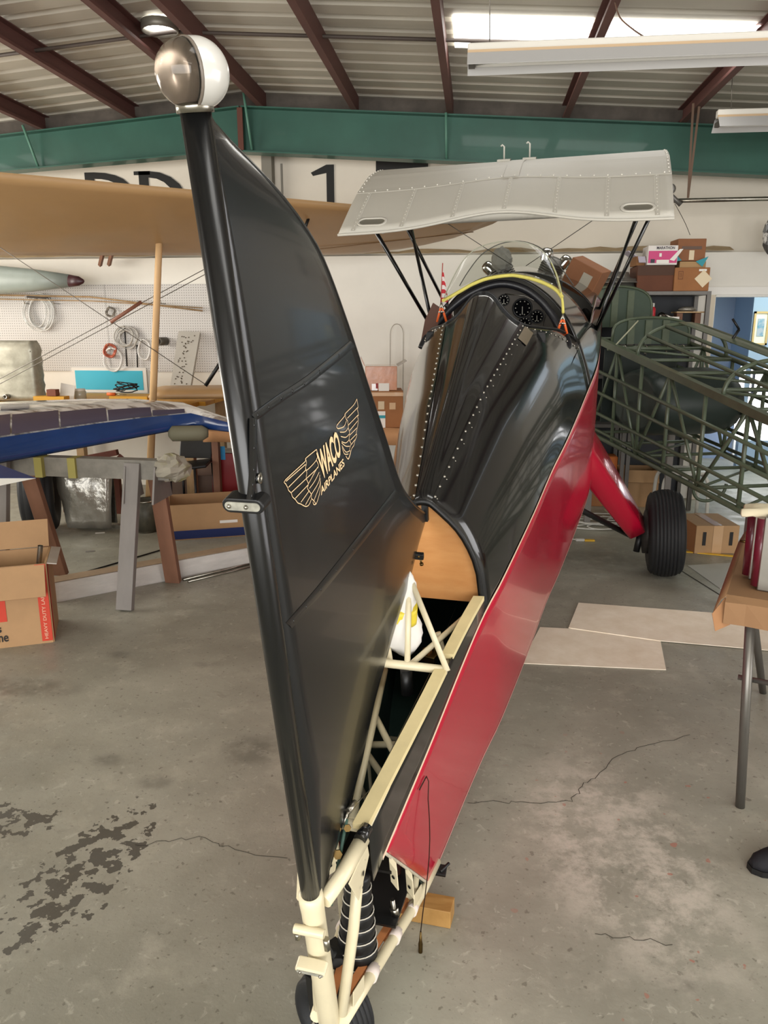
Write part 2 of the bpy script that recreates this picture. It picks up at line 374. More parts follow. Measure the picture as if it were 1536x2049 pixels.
# framed picture in the blue room
c = P(1521, 657, Y=py-0.02); PIC = thing('picture', 'small gold framed picture hanging on the blue room wall', 'picture', c)
hw, hh = 0.075, 0.18
mb = MB()
for sx in (-1, 1): mb.box((c.x+sx*hw, c.y, c.z), (0.022, 0.025, 2*hh+0.022)); mb.box((c.x, c.y, c.z+sx*hh), (2*hw+0.022, 0.025, 0.022))
mb.build('picture_frame', M('gilt', '#c9ac76', 0.45), PIC)
mb = MB(); mb.box((c.x, c.y+0.006, c.z), (2*hw, 0.008, 2*hh)); mb.build('mat_board', M('mat_white', '#e8ead8', 0.7), PIC)
mb = MB(); mb.box((c.x, c.y, c.z+0.01), (0.075, 0.008, 0.2)); mb.build('print', M('print_sea', '#3d8fb0', 0.6, col2='#aab4c0', vscale=9, thr=(0.4, 0.55)), PIC)

# side walls and the open hangar front behind the camera
MSW = M('side_wall', '#cfc8ba', 0.8, var=0.05, vscale=1.0)
mb = MB(); mb.box((-7.25, 1.0, 1.7), (0.1, 14.2, 3.4)); tag(mb.build('wall_left', MSW), kind='structure')
mb = MB(); mb.box((4.95, 1.0, 1.65), (0.1, 14.2, 3.3)); tag(mb.build('wall_right', MSW), kind='structure')
mb = MB(); mb.box((-6.1, -5.95, 1.7), (2.3, 0.1, 3.4)); mb.box((4.4, -5.95, 1.7), (1.1, 0.1, 3.4)); mb.box((-0.6, -5.95, 3.6), (13, 0.1, 0.5)); tag(mb.build('wall_front', MSW), kind='structure')

# ---- roof: two rafters, purlins, ribbed sheets, skylights
RX, RZ, SL, SR = -2.22, 3.655, 0.077, 0.0645
def zr(x): return RZ-(RX-x)*SL if x < RX else RZ-(x-RX)*SR
MG = M('green_rafter_paint', '#2a5548', 0.5, var=0.18, vscale=1.6, col2=None, coat=0.15)
def rafter(x0, x1, d0, d1):
    t = thing('rafter', None, None, (x0, 7.6, zr(x0)-d0), kind='structure'); y = 7.6
    z0, z1 = zr(x0), zr(x1)
    mb = MB(); mb.add([(x0, y-0.004, z0-d0), (x1, y-0.004, z1-d1), (x1, y-0.004, z1), (x0, y-0.004, z0), (x0, y+0.004, z0-d0), (x1, y+0.004, z1-d1), (x1, y+0.004, z1), (x0, y+0.004, z0)], [(0, 1, 2, 3), (7, 6, 5, 4), (0, 4, 5, 1), (3, 2, 6, 7), (0, 3, 7, 4), (1, 5, 6, 2)]); mb.build('web', MG, t)
    mb = MB(); mb.bar((x0, y, z0-d0), (x1, y, z1-d1), 0.16, 0.012); mb.build('bottom_flange', MG, t)
    mb = MB(); mb.bar((x0, y, z0-0.006), (x1, y, z1-0.006), 0.16, 0.012); mb.build('top_flange', MG, t)
    for x, dd in ((x0, d0), (x1, d1)):
        mb = MB(); z = zr(x); sx = 0.006 if x == x0 else -0.006; mb.box((x+sx, y, z-dd/2), (0.012, 0.15, dd-0.02)); mb.build('stiffener', MG, t)
rafter(-7.2, RX-0.01, 0.26, 0.375); rafter(RX+0.01, 4.9, 0.385, 0.385)
mb = MB(); mb.box((RX, 7.52, RZ-0.2), (0.05, 0.02, 0.36)); mb.build('ridge_plate', M('rust_plate', '#5a3226', 0.7), bpy.data.objects['rafter'])
MPU = M('red_oxide_primer', '#5d3c37', 0.62, var=0.18, vscale=3.0, stretch=(1, 0.3, 1))
PX = [P(x, y, Y=7.6).x for x, y in ((90, 258), (270, 235), (436, 214), (524, 212), (710, 220), (900, 230), (1130, 236), (1362, 246))]
PX = [PX[0]-2.1, PX[0]-1.05] + PX + [PX[-1]+1.1, PX[-1]+2.2]
for x in PX:
    z = zr(x); t = thing('purlin', None, None, (x, 1, z), kind='structure')
    s = 1 if x < RX+0.1 else -1
    mb = MB(); mb.box((x-s*0.024, 1.0, z+0.07), (0.007, 13.9, 0.14)); mb.build('web', MPU, t)
    mb = MB(); mb.box((x, 1.0, z+0.004), (0.052, 13.9, 0.007)); mb.box((x+s*0.024, 1.0, z+0.013), (0.005, 13.9, 0.02)); mb.build('lower_flange', MPU, t)
    mb = MB(); mb.box((x, 1.0, z+0.136), (0.052, 13.9, 0.007)); mb.build('upper_flange', MPU, t)
MSH = M('galvanised_roof_sheet', '#bdb8ac', 0.5, metal=0.12, var=0.13, vscale=0.9, stretch=(0.5, 2.0, 1))
MSKY = M('skylight_fibreglass', (1.0, 0.99, 0.95), 0.5, emit=5.0)
ROOF = thing('ceiling', None, None, (RX, 1, RZ+0.2), kind='structure')
def sheet(x0, x1, y0, y1, name, mat):
    prof = []; n = max(1, round((y1-y0)/0.23)); w = (y1-y0)/n
    for k in range(n):
        b = y0+k*w
        prof += [(b, 0), (b+w*0.62, 0), (b+w*0.72, 0.026), (b+w*0.88, 0.026), (b+w*0.98, 0)]
    prof.append((y1, 0))
    mb = MB(); mb.grid([[Vector((x, y, zr(x)+0.14+h)) for y, h in prof] for x in (x0, x1)], 0, False); return mb.build(name, mat, ROOF)
ys = [-5.95+0.92*k for k in range(16)]
sky_rows = {}
for y0 in ys:
    y1 = min(y0+0.92, 8.1); sheet(-7.2, RX, y0, y1, 'roof_sheet', MSH)
    if abs(y0-5.5) < 0.5:                               # the row with the skylight above the airplane
        pass
    sheet(RX, 4.9, y0, y1, 'roof_sheet', MSH)
s0, s1 = P(905, 8, Z=3.72), P(905, 78, Z=3.72)
for xa, xb in ((s0.x, PX[8]-0.03), (PX[8]+0.03, P(1500, 34, Z=3.66).x)):
    mb = MB(); ya, yb = s0.y+0.02, s1.y-0.02; n = 9
    mb.grid([[Vector((x, lerp(ya, yb, k/n), zr(x)+0.125+(0.006 if k % 2 else 0))) for k in range(n+1)] for x in (xa, xb)], 0, False); mb.build('seen_or_added_skylight', MSKY, ROOF)
for (xa, xb, ya, yb) in ((0.2, 2.8, 0.2, 0.9), (-5.6, -3.2, 0.2, 0.9), (-5.9, -5.0, 5.7, 6.35), (0.2, 2.8, -3.4, -2.7)):  # unseen skylights, added to bring more light into the hall
    mb = MB(); n = 7; mb.grid([[Vector((x, lerp(ya, yb, k/n), zr(x)+0.125)) for k in range(n+1)] for x in (xa, xb)], 0, False); mb.build('seen_or_added_skylight', MSKY, ROOF)
# round ridge vent showing daylight
c = P(318, 30, Z=RZ+0.17); mb = MB(); mb.lathe([(0.001, 0), (0.12, 0)], (c.x, c.y, zr(c.x)+0.12), (0, 0, -1), 20); mb.build('ridge_vent', MSKY, ROOF)
mb = MB(); mb.lathe([(0.12, -0.01), (0.12, 0.05), (0.13, 0.05), (0.13, -0.01)], (c.x, c.y, zr(c.x)+0.12), (0, 0, -1), 20, closed=True); mb.build('vent_collar', M('vent_metal', '#8f8b82', 0.5, metal=0.6), ROOF)
# sag rods between the purlins
msr = M('dark_rod', '#4a403a', 0.6)
for ya in (P(600, 49, Z=3.75).y, 0.0):
    mb = MB(); mb.tube([(x, ya, zr(x)+0.085) for x in (-7.0, RX, 4.8)], 0.013, 6); tag(mb.build('sag_rod', msr), kind='structure')
for (x0, y0, x1, y1) in ((45, 250, 78, 338), (487, 185, 504, 300), (892, 225, 893, 318)):
    a_, b_ = P(x0, y0, Y=7.45), P(x1, y1, Y=7.55); mb = MB(); mb.tube([a_, b_], 0.012, 6); tag(mb.build('flange_brace', M('brace_green', '#55806f', 0.5)), kind='structure')

mdk = M('gap_shade_dark', '#575049', 0.8, var=0.3, vscale=5)  # dark strip added above the rafters, stands in for the shaded gap
for xa, xb in ((-7.2, RX), (RX, 4.9)):
    mb = MB(); mb.add([(xa, 7.66, zr(xa)-.004), (xb, 7.66, zr(xb)-.004), (xb, 7.66, zr(xb)+.15), (xa, 7.66, zr(xa)+.15)], [(0, 1, 2, 3)]); tag(mb.build('gap_shade_left' if xa < RX else 'gap_shade_right', mdk, solid=.01), kind='structure')
# ================================================================== the biplane
MK = M('black_dope', '#0b0c0e', 0.17, coat=0.5, var=0.25, vscale=3, bump=0.006, bscale=9)
MKF = M('black_fin_fabric', '#0f1012', 0.27, coat=0.2, bump=0.02, bscale=9)
MRED = M('red_dope', '#ad0e2e', 0.2, coat=0.45, bump=0.01, bscale=7)
MPIN = M('cream_pinstripe', '#e6c9b0', 0.4)
MCR = M('cream_tube_paint', '#d2c7a8', 0.4, var=0.06, vscale=9, coat=0.2)
MTAN = M('cream_cap_strip', '#dccb9a', 0.5, var=0.05, vscale=20)
MPLY = M('varnished_plywood', '#b97c46', 0.4, col2='#d09a62', vscale=3.2, stretch=(1, 1, 4), coat=0.3)
MDG = M('dark_green_inside', '#2b3f38', 0.6)
MBK = M('satin_black', '#0d0d0e', 0.45)
MST = M('bare_steel', '#9a968c', 0.3, metal=1.0, var=0.2, vscale=30)
MBR = M('brass', '#5c4a2c', 0.35, metal=1.0)
def thin_plexi():
    m = bpy.data.materials.new('windscreen_plexi'); m.use_nodes = True; nt = m.node_tree; N = nt.nodes; L = nt.links
    for n in list(N): N.remove(n)
    o = N.new('ShaderNodeOutputMaterial'); mx = N.new('ShaderNodeMixShader'); t = N.new('ShaderNodeBsdfTransparent'); g = N.new('ShaderNodeBsdfGlossy'); lw = N.new('ShaderNodeLayerWeight'); pw_ = N.new('ShaderNodeMath'); pw_.operation = 'POWER'; pw_.inputs[1].default_value = 4.0; f = N.new('ShaderNodeMath'); f.operation = 'MULTIPLY_ADD'; f.inputs[1].default_value = 0.35; f.inputs[2].default_value = 0.045; L.new(lw.outputs['Facing'], pw_.inputs[0]); L.new(pw_.outputs[0], f.inputs[0])
    t.inputs[0].default_value = (0.88, 0.89, 0.86, 1); g.inputs['Roughness'].default_value = 0.04
    L.new(f.outputs[0], mx.inputs[0]); L.new(t.outputs[0], mx.inputs[1]); L.new(g.outputs[0], mx.inputs[2]); L.new(mx.outputs[0], o.inputs[0]); return m
MGL = thin_plexi()
MSIL = M('silver_wing_paint', '#bfbbb0', 0.55, var=0.03, vscale=2)
MRUB = M('tyre_rubber', '#17181a', 0.62, bump=0.05, bscale=120)
MLEA = M('black_leather', '#16161a', 0.38, bump=0.06, bscale=90)
wheel_w = P(1322, 1150, Z=0)
AIR = thing('biplane', 'black and red biplane fuselage with tail fin, standing in the middle of the hangar', 'airplane', A((1.6, 0, -0.64))-Vector((0, 0, A((1.6, 0, -0.64)).z)))
def part(mb, name, mat, parent=None, **k): return mb.build(name, mat, parent or AIR, xf=A, **k)
def mirror(p): return (p[0], -p[1], p[2])
HW = [(0, .035), (.2, .062), (.57, .112), (.9, .152), (1.12, .185), (1.3, .22), (1.75, .285), (2.15, .335), (2.44, .382), (2.95, .452), (3.4, .505), (4.0, .52), (4.65, .52)]
WB = [(0, -.40), (.25, -.50), (.5, -.595), (.8, -.64), (1.2, -.66), (4.65, -.66)]
PW = [(0.1, -.20), (.27, -.17), (.87, -.1), (1.26, -.05), (2.18, 0), (3.35, .105), (4.65, .2)]
hw = lambda u: smooth_itp(HW, u); wb = lambda u: smooth_itp(WB, u); pw = lambda u: smooth_itp(PW, u)
ST = [(1.12, [(0, .326), (.010, .325), (.020, .322), (.029, .316), (.060, .287), (.105, .240), (.143, .175), (.172, .085)]),
      (1.75, [(0, .515), (.02, .508), (.05, .48), (.095, .455), (.15, .40), (.205, .315), (.247, .21), (.272, .09)]),
      (2.44, [(0, .685), (.045, .672), (.105, .60), (.175, .545), (.235, .49), (.29, .41), (.335, .30), (.365, .17)]),
      (2.95, [(0, .69), (.07, .675), (.13, .63), (.2, .575), (.265, .51), (.325, .43), (.375, .32), (.42, .19)]),
      (3.05, [(0, .655), (.07, .648), (.14, .62), (.21, .575), (.275, .515), (.335, .435), (.39, .325), (.435, .20)]),
      (3.6, [(0, .575), (.08, .57), (.16, .55), (.24, .515), (.32, .46), (.39, .39), (.45, .30), (.49, .21)]),
      (4.65, [(0, .41), (.09, .405), (.18, .39), (.27, .365), (.35, .335), (.42, .295), (.475, .25), (.51, .215)])]
def section(u, s):                      # s 0 at the crown ... 8 at the pinstripe
    pts = []
    for i in range(8): pts.append((itp([(a, c[i][0]) for a, c in ST], u), itp([(a, c[i][1]) for a, c in ST], u)))
    pts.append((hw(u), pw(u)))
    i = min(int(s), 7); t = s-i
    p0 = Vector(pts[i-1]) if i > 0 else Vector((-pts[1][0], pts[1][1])); p1 = Vector(pts[i]); p2 = Vector(pts[i+1]); p3 = Vector(pts[min(i+2, 8)])
    q = 0.5*((2*p1)+(p2-p0)*t+(2*p0-5*p1+4*p2-p3)*t*t+(3*p1-p0-3*p2+p3)*t**3)
    return Vector((u, q.x, q.y))
UEND = [(0, 2.46), (1, 2.455), (2, 2.45), (3, 2.46), (4, 2.62), (5, 2.86), (6, 3.06), (7, 3.06), (8, 3.06)]
def deck(s0, s1, ua, ub, ns, nu, side):
    rows = []
    for i in range(ns+1):
        s = lerp(s0, s1, i/ns); e = ub(s) if callable(ub) else ub; r = []
        for k in range(nu+1):
            q = section(lerp(ua, e, k/nu), s); r.append(Vector((q.x, q.y*side, q.z)))
        rows.append(r)
    return rows
mb = MB()
for sd in (-1, 1): mb.grid(deck(0, 8, 1.12, lambda s: itp(UEND, s) if s > 4.9 else smooth_itp(UEND, s), 40, 26, sd))
DECK = part(mb, 'turtledeck', MK, solid=0.002, weld=0.0005)
mb = MB()
for sd in (-1, 1): mb.grid(deck(0, 6, 3.05, 3.55, 24, 8, sd))
FDECK = part(mb, 'front_deck', MK, solid=0.004, weld=0.0005)
mb = MB()
for sd in (-1, 1): mb.grid(deck(0, 6, 4.05, 4.65, 24, 8, sd))
part(mb, 'nose_cowl', MK, solid=0.004, weld=0.0005)
for sd in (-1, 1):
    mb = MB(); mb.grid(deck(6, 8, 3.06, 4.65, 8, 20, sd)); part(mb, 'black_side', MK, solid=0.002, weld=0.0005); mb = MB()
    r = []
    for j in range(5):
        row = []
        for k in range(13):
            u = lerp(0.195, 1.12, k/12); w0 = lerp(0.0, 0.108 if u > 1.1 else 0.0, 0); row.append(Vector((u, sd*hw(u), lerp(0.0, pw(u), j/4))))
        r.append(row)
    mb.grid(r); part(mb, 'tail_side_strip', MK, solid=0.002, weld=0.0005)
    # red lower side panel with a rounded bottom corner
    def us(w): return 0.27+(-.17-w)*0.62
    rows = []
    for j in range(13):
        t = j/12; row = []
        for k in range(61):
            f = k/60; u = lerp(0.27, 4.65, f)
            for _ in range(3):
                w = lerp(pw(u), wb(u), t); u = lerp(us(w), 4.65, f)
            w = lerp(pw(u), wb(u), t); v = hw(u)
            row.append(Vector((u, sd*v, w)))
        rows.append(row)
    for a in (30, 60, 90):
        row = []
        for p in rows[12]:
            rr = 0.03; row.append(Vector((p.x, sd*(abs(p.y)-rr*(1-math.cos(R_(a)))), p.z-rr*math.sin(R_(a)))))
        rows.append(row)
    side = part((mbx := MB()).grid(rows), 'red_side_panel', MRED, solid=0.002)
    mb = MB(); mb.grid([[Vector((u, sd*(hw(u)+0.0014), pw(u)+d)) for u in [lerp(0.25, 4.6, k/60) for k in range(61)]] for d in (-0.006, 0.006)]); part(mb, 'pinstripe', MPIN, side)
    mb = MB(); mb.grid([[Vector((p.x, sd*(abs(p.y)+0.0014), p.z+d)) for p in rows[12]] for d in (0.0, 0.006)]); part(mb, 'edge_line', M('pale_edge', '#c98f88', 0.4), side)  # thin pale line along the panel's lower edge
    # edge of the skin at the tail: dull white flange
    mb = MB(); mb.tube([(rows[j][0].x-0.004, sd*(hw(rows[j][0].x)-0.004), rows[j][0].z) for j in range(13)], 0.0045, 6); part(mb, 'skin_edge', M('dirty_white', '#b9b09c', 0.6, var=0.2, vscale=40), side)
    mb = MB(); mb.grid([[Vector((u, sd*(hw(u)-0.012), lerp(-.02, wb(u)+0.02, t/6))) for u in [lerp(max(0.2, us(lerp(-.02, wb(.3), t/6))+0.02), 1.7, k/14) for k in range(15)]] for t in range(7)]); part(mb, 'inner_lining', MDG, solid=0.003)
mb = MB(); mb.grid([[Vector((u, sd*(hw(u)-0.03), wb(u)-0.03)) for u in [lerp(0.55, 4.65, k/30) for k in range(31)]] for sd in (-1, 1)]); part(mb, 'belly_skin', MRED, solid=0.003)
# bare white plastic fairing under the belly edge
mb = MB(); mb.prism([(4.66, section(4.65, s).y, section(4.65, s).z) for s in range(9)]+[(4.66, .5, -.66), (4.66, -.5, -.66)]+[(4.66, -section(4.65, s).y, section(4.65, s).z) for s in range(8, 0, -1)], (0.01, 0, 0)); part(mb, 'firewall', M('firewall_steel', '#77746c', 0.4, metal=0.7))
us_ = [lerp(0.5, 2.25, k/16) for k in range(17)]
mb = MB(); mb.grid([[Vector((u, -(hw(u)-.02), -.1)) for u in us_], [Vector((u, -(hw(u)-.02), wb(u)-.015)) for u in us_], [Vector((u, hw(u)-.02, wb(u)-.015)) for u in us_], [Vector((u, hw(u)-.02, -.1)) for u in us_]], 0, False); mb.add([(2.26, -.34, -.66), (2.26, .34, -.66), (2.26, .34, .1), (2.26, -.34, .1)], [(0, 1, 2, 3)]); part(mb, 'belly_lining', MDG)
# rivets along the headrest strip
for sd in (-1, 1):
    mb = MB()
    for k in range(26):
        q = section(lerp(1.15, 2.43, k/25), 3); mb.ball((q.x, sd*q.y, q.z+0.003), 0.0052, 6, 4)
        if k % 2 == 0 and sd > 0: q = section(lerp(1.15, 2.4, k/25), 3.25); mb.ball((q.x, q.y, q.z+0.002), 0.003, 6, 4)
    part(mb, 'rivet_row', MST, DECK)['kind'] = 'stuff'
    mb = MB(); mb.grid([[section(u, s)*1.0 for u in [lerp(1.13, 2.44, k/20) for k in range(21)]] for s in (2.8, 3.0, 3.4)])
    for p in mb.v: p.y *= sd; p.z += 0.0035
    part(mb, 'seam_strip', MK, DECK)
    mb = MB()
    for k in range(12):
        q = section(lerp(2.46, 3.04, k/11), lerp(3.2, 6.2, (k/11)**.8)); mb.ball((q.x-0.015, sd*(q.y+0.003), q.z), 0.005, 6, 4)
    part(mb, 'rivet_row', MST, DECK)['kind'] = 'stuff'
mb = MB()
for k in range(9): q = section(lerp(2.2, 2.42, k/8), 3.5); 
mb.grid([[section(u, s)+Vector((0, 0.002, 0.005)) for u in (2.3, 2.36, 2.44)] for s in (3.1, 3.4, 3.7)]); part(mb, 'bright_patch', M('pale_metal_patch', '#a69a86', 0.25, metal=0.8), DECK)  # small pale metallic patch on the deck near the headrest
# plywood bulkhead closing the turtledeck
arch = [(section(1.12, s/2).y, section(1.12, s/2).z) for s in range(0, 16)]
full = [(-a, b) for a, b in arch[::-1]]+arch[1:]
mb = MB(); mb.prism([(1.155, v*.93, lerp(-.03, w, .95)) for v, w in full]+[(1.155, .165, -.045), (1.155, -.165, -.045)], (0.008, 0, 0)); part(mb, 'plywood_bulkhead', MPLY)
mb = MB(); rows = [[Vector((1.122, v*1.012, w*1.008+.001)) for v, w in full], [Vector((1.113, v*1.0, w)) for v, w in full], [Vector((1.118, v*.93, lerp(-.03, w, .955))) for v, w in full], [Vector((1.154, v*.92, lerp(-.03, w, .94))) for v, w in full]]
mb.grid(rows); part(mb, 'bulkhead_rim', MBK)
# ------------------------------------------------ fin
LE = [(q.z, q.x) for q in (onv(*p) for p in ((412, 236), (430, 258), (500, 328), (545, 375), (590, 430), (640, 510), (690, 640), (730, 760), (770, 880), (800, 970), (828, 1010), (853, 1030)))][::-1]
LO = [(q.z, q.x) for q in (onv(*p) for p in ((630, 1788), (655, 1735), (690, 1640), (720, 1530), (750, 1390), (790, 1250), (818, 1160), (836, 1085), (853, 1030)))]
LO = sorted(LO); WT = LE[0][0]
def umax(w): return max(0.012, smooth_itp(LE, w) if w >= WT else itp(LO, w))
FR = 0.0175
def fin_t(u, w):
    m = umax(w); x = min(1, max(0, u/m)) if m > 0.02 else 1
    return 0.0035+(FR-0.0035)*(1-x)**0.7*(1+0.55*x)
wl = [LO[0][0]+(WT-LO[0][0])*k/18 for k in range(19)]+[lerp(WT, LE[-1][0], (k/44)) for k in range(1, 45)]
mb = MB(); rings = []
for w in wl:
    m = umax(w); n = 14; r = []
    for k in range(n+1): u = m*k/n; r.append(Vector((u, fin_t(u, w), w)))
    for k in range(n-1, -1, -1): u = m*k/n; r.append(Vector((u, -fin_t(u, w), w)))
    rings.append(r)
mb.loft(rings); FIN = part(mb, 'fin', MKF)
mb = MB(); mb.tube([(0, 0, -0.03), (0, 0, 1.366)], 0.0185, 18); POST = part(mb, 'fin_post', M('fin_post_black', '#08090a', 0.3, coat=0.12))
mb = MB(); mb.tube([(umax(w)-0.002, 0, w) for w in [lerp(WT, LE[-1][0], k/40) for k in range(41)]], 0.0055, 8); part(mb, 'leading_edge_tube', MKF, FIN)
def on_fin(x, y):                            # pixel to a point on the right skin of the fin
    v = 0.012
    for _ in range(3): q = onv(x, y, v); v = fin_t(q.x, q.z)
    return Vector((q.x, v+0.0012, q.z))
for pa in ([(506, 836), (560, 797), (620, 757), (705, 688)], [(577, 1252), (640, 1180), (720, 1080), (795, 985)], [(500, 1000), (505, 940), (506, 836)]):
    pts = catmull([(*p, 0) for p in pa], 5); mb = MB(); rows = [[], [], []]
    for i, q in enumerate(pts):
        d = (pts[min(i+1, len(pts)-1)]-pts[max(i-1, 0)]).normalized(); n_ = Vector((-d.y, d.x, 0))*8
        for j, s in enumerate((-1, 0, 1)):
            f = on_fin(q.x+n_.x*s, q.y+n_.y*s); f.y += 0.0014 if s == 0 else -0.0006; rows[j].append(f)
    mb.grid(rows); part(mb, 'rib_tape', MKF, FIN)
    mb = MB()
    for q in pts[1:-1:2]: f = on_fin(q.x, q.y); mb.ball(f, 0.004, 6, 4, sc=(1, .5, 1))
    part(mb, 'rib_stitching', MKF, FIN)['kind'] = 'stuff'
# emblem on the fin: two wings and the lettering between them (flat print)
MEM = M('cream_emblem', '#f0cfa0', 0.55); ez = lambda x, y: on_fin(430+x/3.84, 700+y/3.84)
ES = [ [(775, 765), (690, 835), (685, 860), (535, 1000), (538, 1030), (553, 1058), (560, 1080), (580, 1100), (590, 1130), (612, 1150), (630, 1175), (655, 1185), (690, 1203), (715, 1192), (735, 1150)],
 [(690, 835), (698, 870), (690, 905), (700, 945), (695, 985), (712, 1030), (705, 1065), (735, 1110), (735, 1140), (755, 1160), (770, 1185)],
 [(775, 765), (780, 800), (772, 850), (700, 925), (690, 905)], [(775, 850), (790, 890), (770, 920), (700, 985)], [(783, 900), (750, 960), (712, 1030)], [(795, 940), (760, 1010), (720, 1065)], [(800, 960), (790, 1020), (735, 1110)], [(803, 985), (800, 1040), (765, 1130), (755, 1160)], [(805, 1010), (803, 1080), (785, 1150), (770, 1185), (752, 1187), (748, 1165)],
 [(690, 925), (560, 1055)], [(700, 985), (582, 1095)], [(712, 1035), (612, 1140)], [(720, 1080), (655, 1170)], [(735, 1110), (690, 1190)], [(690, 880), (540, 1010)],
 [(1085, 378), (1095, 440), (1088, 450), (1098, 500), (1090, 510), (1097, 545), (1088, 600), (1080, 640), (1085, 660), (1070, 700), (1062, 735), (1045, 760), (1030, 820), (1018, 840), (1000, 815)],
 [(1085, 378), (1060, 425), (995, 490), (990, 510), (932, 580), (940, 605), (960, 600)], [(995, 490), (1002, 530), (1015, 550), (1020, 600), (1030, 640), (1025, 690), (1040, 720), (1030, 760), (1035, 790), (1018, 840)],
 [(1090, 445), (1012, 525)], [(1095, 500), (1018, 580)], [(1092, 545), (1030, 620)], [(1085, 600), (1030, 655)], [(1083, 645), (1035, 695)], [(1070, 690), (1040, 730)],
 [(940, 605), (985, 590), (1005, 545)], [(955, 632), (995, 630), (1018, 600)], [(962, 665), (1000, 672), (1028, 645)], [(968, 705), (1000, 715), (1028, 690)], [(968, 715), (1000, 740), (1030, 740)], [(970, 735), (1000, 785), (1030, 775)], [(972, 750), (990, 800), (1020, 800)] ]
for grp in (ES[:15], ES[15:]):
    mb = MB()
    for pl in grp: ribbon(mb, [ez(*p[:2]) for p in (catmull([(*q, 0) for q in pl], 3))], 0.0016, (0, 1, 0))
    part(mb, 'emblem_wing', MEM, FIN)
mb = MB(); quad_text(mb, 'WACO', ez(822, 1006), ez(968, 806), ez(934, 612), ez(772, 792), shear=0.0, bold=0.03, spacing=0.95); part(mb, 'emblem_lettering', MEM, FIN)
mb = MB(); quad_text(mb, 'AIRPLANES', ez(810, 1120), ez(992, 888), ez(980, 832), ez(804, 1060), bold=0.02); part(mb, 'emblem_lettering', MEM, FIN)
# hinge bracket halfway up the post, oblong with a worn plate
def stadium(c, ax, ay, hx, hy, n=8):
    c, ax, ay = map(Vector, (c, ax, ay)); o = []
    for s in (1, -1):
        for k in range(n+1):
            a = -math.pi/2+math.pi*k/n; o.append(c+ax*s*(hx-hy+hy*math.cos(a))+ay*s*hy*math.sin(a))
    return o
q = onv(492, 1006); hc = Vector((-0.034, 0, q.z))
mb = MB(); mb.prism(stadium(hc, (0, 1, 0), (0, 0, 1), 0.032, 0.0115), (0.03, 0, 0)); HB = part(mb, 'hinge_bracket', MBK, POST, bev=0.002)
mb = MB(); mb.prism(stadium(hc+Vector((-0.0015, 0, 0)), (0, 1, 0), (0, 0, 1), 0.027, 0.0065), (0.003, 0, 0)); part(mb, 'hinge_plate', M('worn_plate', '#8f8d82', 0.5, var=0.3, vscale=60), POST)
for s in (-.02, .006): mb = MB(); mb.ball(hc+Vector((-0.002, s, 0)), 0.0035, 8, 5); part(mb, 'bolt', MST, POST)
for px_, py_ in ((516, 957),):
    q = on_fin(px_, py_); mb = MB(); mb.lathe([(0.0035, 0), (0.008, 0.001), (0.008, 0.003), (0.0035, 0.003)], q, (0, 1, 0), 14, closed=True); part(mb, 'grommet', MST, FIN)
# clear and white light globe on top of the post
q = Vector((-0.006, 0, 1.366+0.034)); gax = Vector((.78, .6, 0.0)).normalized(); gr = 0.0365
def cap_prof(n=12): return [(gr*math.sin(math.pi/2*k/n), gr*math.cos(math.pi/2*k/n)) for k in range(n+1)]
mb = MB(); mb.lathe(cap_prof(), q, -gax, 28); mb.lathe([(r*.95, h*.95) for r, h in cap_prof()], q, -gax, 28); part(mb, 'clear_globe', M('clear_plastic', (0.95, 0.93, 0.90), 0.03, trans=1.0, ior=1.25), POST)
mb = MB(); mb.lathe([(gr*1.03*math.sin(math.pi/2*k/12), 0.012+gr*1.0*math.cos(math.pi/2*k/12)) for k in range(13)]+[(gr*1.03, 0)], q, gax, 28); part(mb, 'white_globe', M('milky_plastic', '#bdbbb5', 0.25, coat=0.5), POST)
mb = MB(); mb.lathe([(.0001, -.012), (gr*.5, -.010), (gr*.9, -.002)], q, gax, 28); part(mb, 'globe_reflector', M('smoky_reflector', '#85796d', 0.25, metal=0.5), POST)
mb = MB(); mb.lathe([(gr*.92, -.001), (gr*1.035, -.001), (gr*1.035, .002), (gr*.92, .002)], q, gax, 28, closed=True); part(mb, 'globe_ring', M('globe_band', '#6b6258', 0.4), POST)
mb = MB(); mb.tube([(0, 0, 1.36), (0, 0, 1.372)], 0.022, 16); mb.tube([(0.022, 0, 1.345), (0.026, 0, 1.375)], 0.004, 8); part(mb, 'globe_base', MST, POST)
mb = MB(); g = section(1.12, 0); t_ = onv(853, 1030); mb.bar((t_.x-0.02, 0, t_.z-0.01), (1.155, 0, .30), 0.02, 0.025); part(mb, 'fin_front_fitting', MBK, FIN)
q = onv(833, 1112); mb = MB(); mb.obox(q, (0.006, 0, 0.002), (0, 0.022, 0), (0, 0, 0.009)); CL = part(mb, 'fin_clamp', MBK, FIN, bev=0.002)
for s in (-.007, .008): mb = MB(); mb.ball(q+Vector((-0.006, s, .001)), 0.0042, 8, 5); part(mb, 'bolt', MBR, FIN)
mb = MB(); mb.tube([q+Vector((0, .012, -.008)), q+Vector((0, .014, -.03))], 0.003, 8); mb.tube([q+Vector((0, .014, -.024)), q+Vector((0, .0145, -.031))], 0.006, 6); part(mb, 'bolt', MBR, CL if False else FIN)
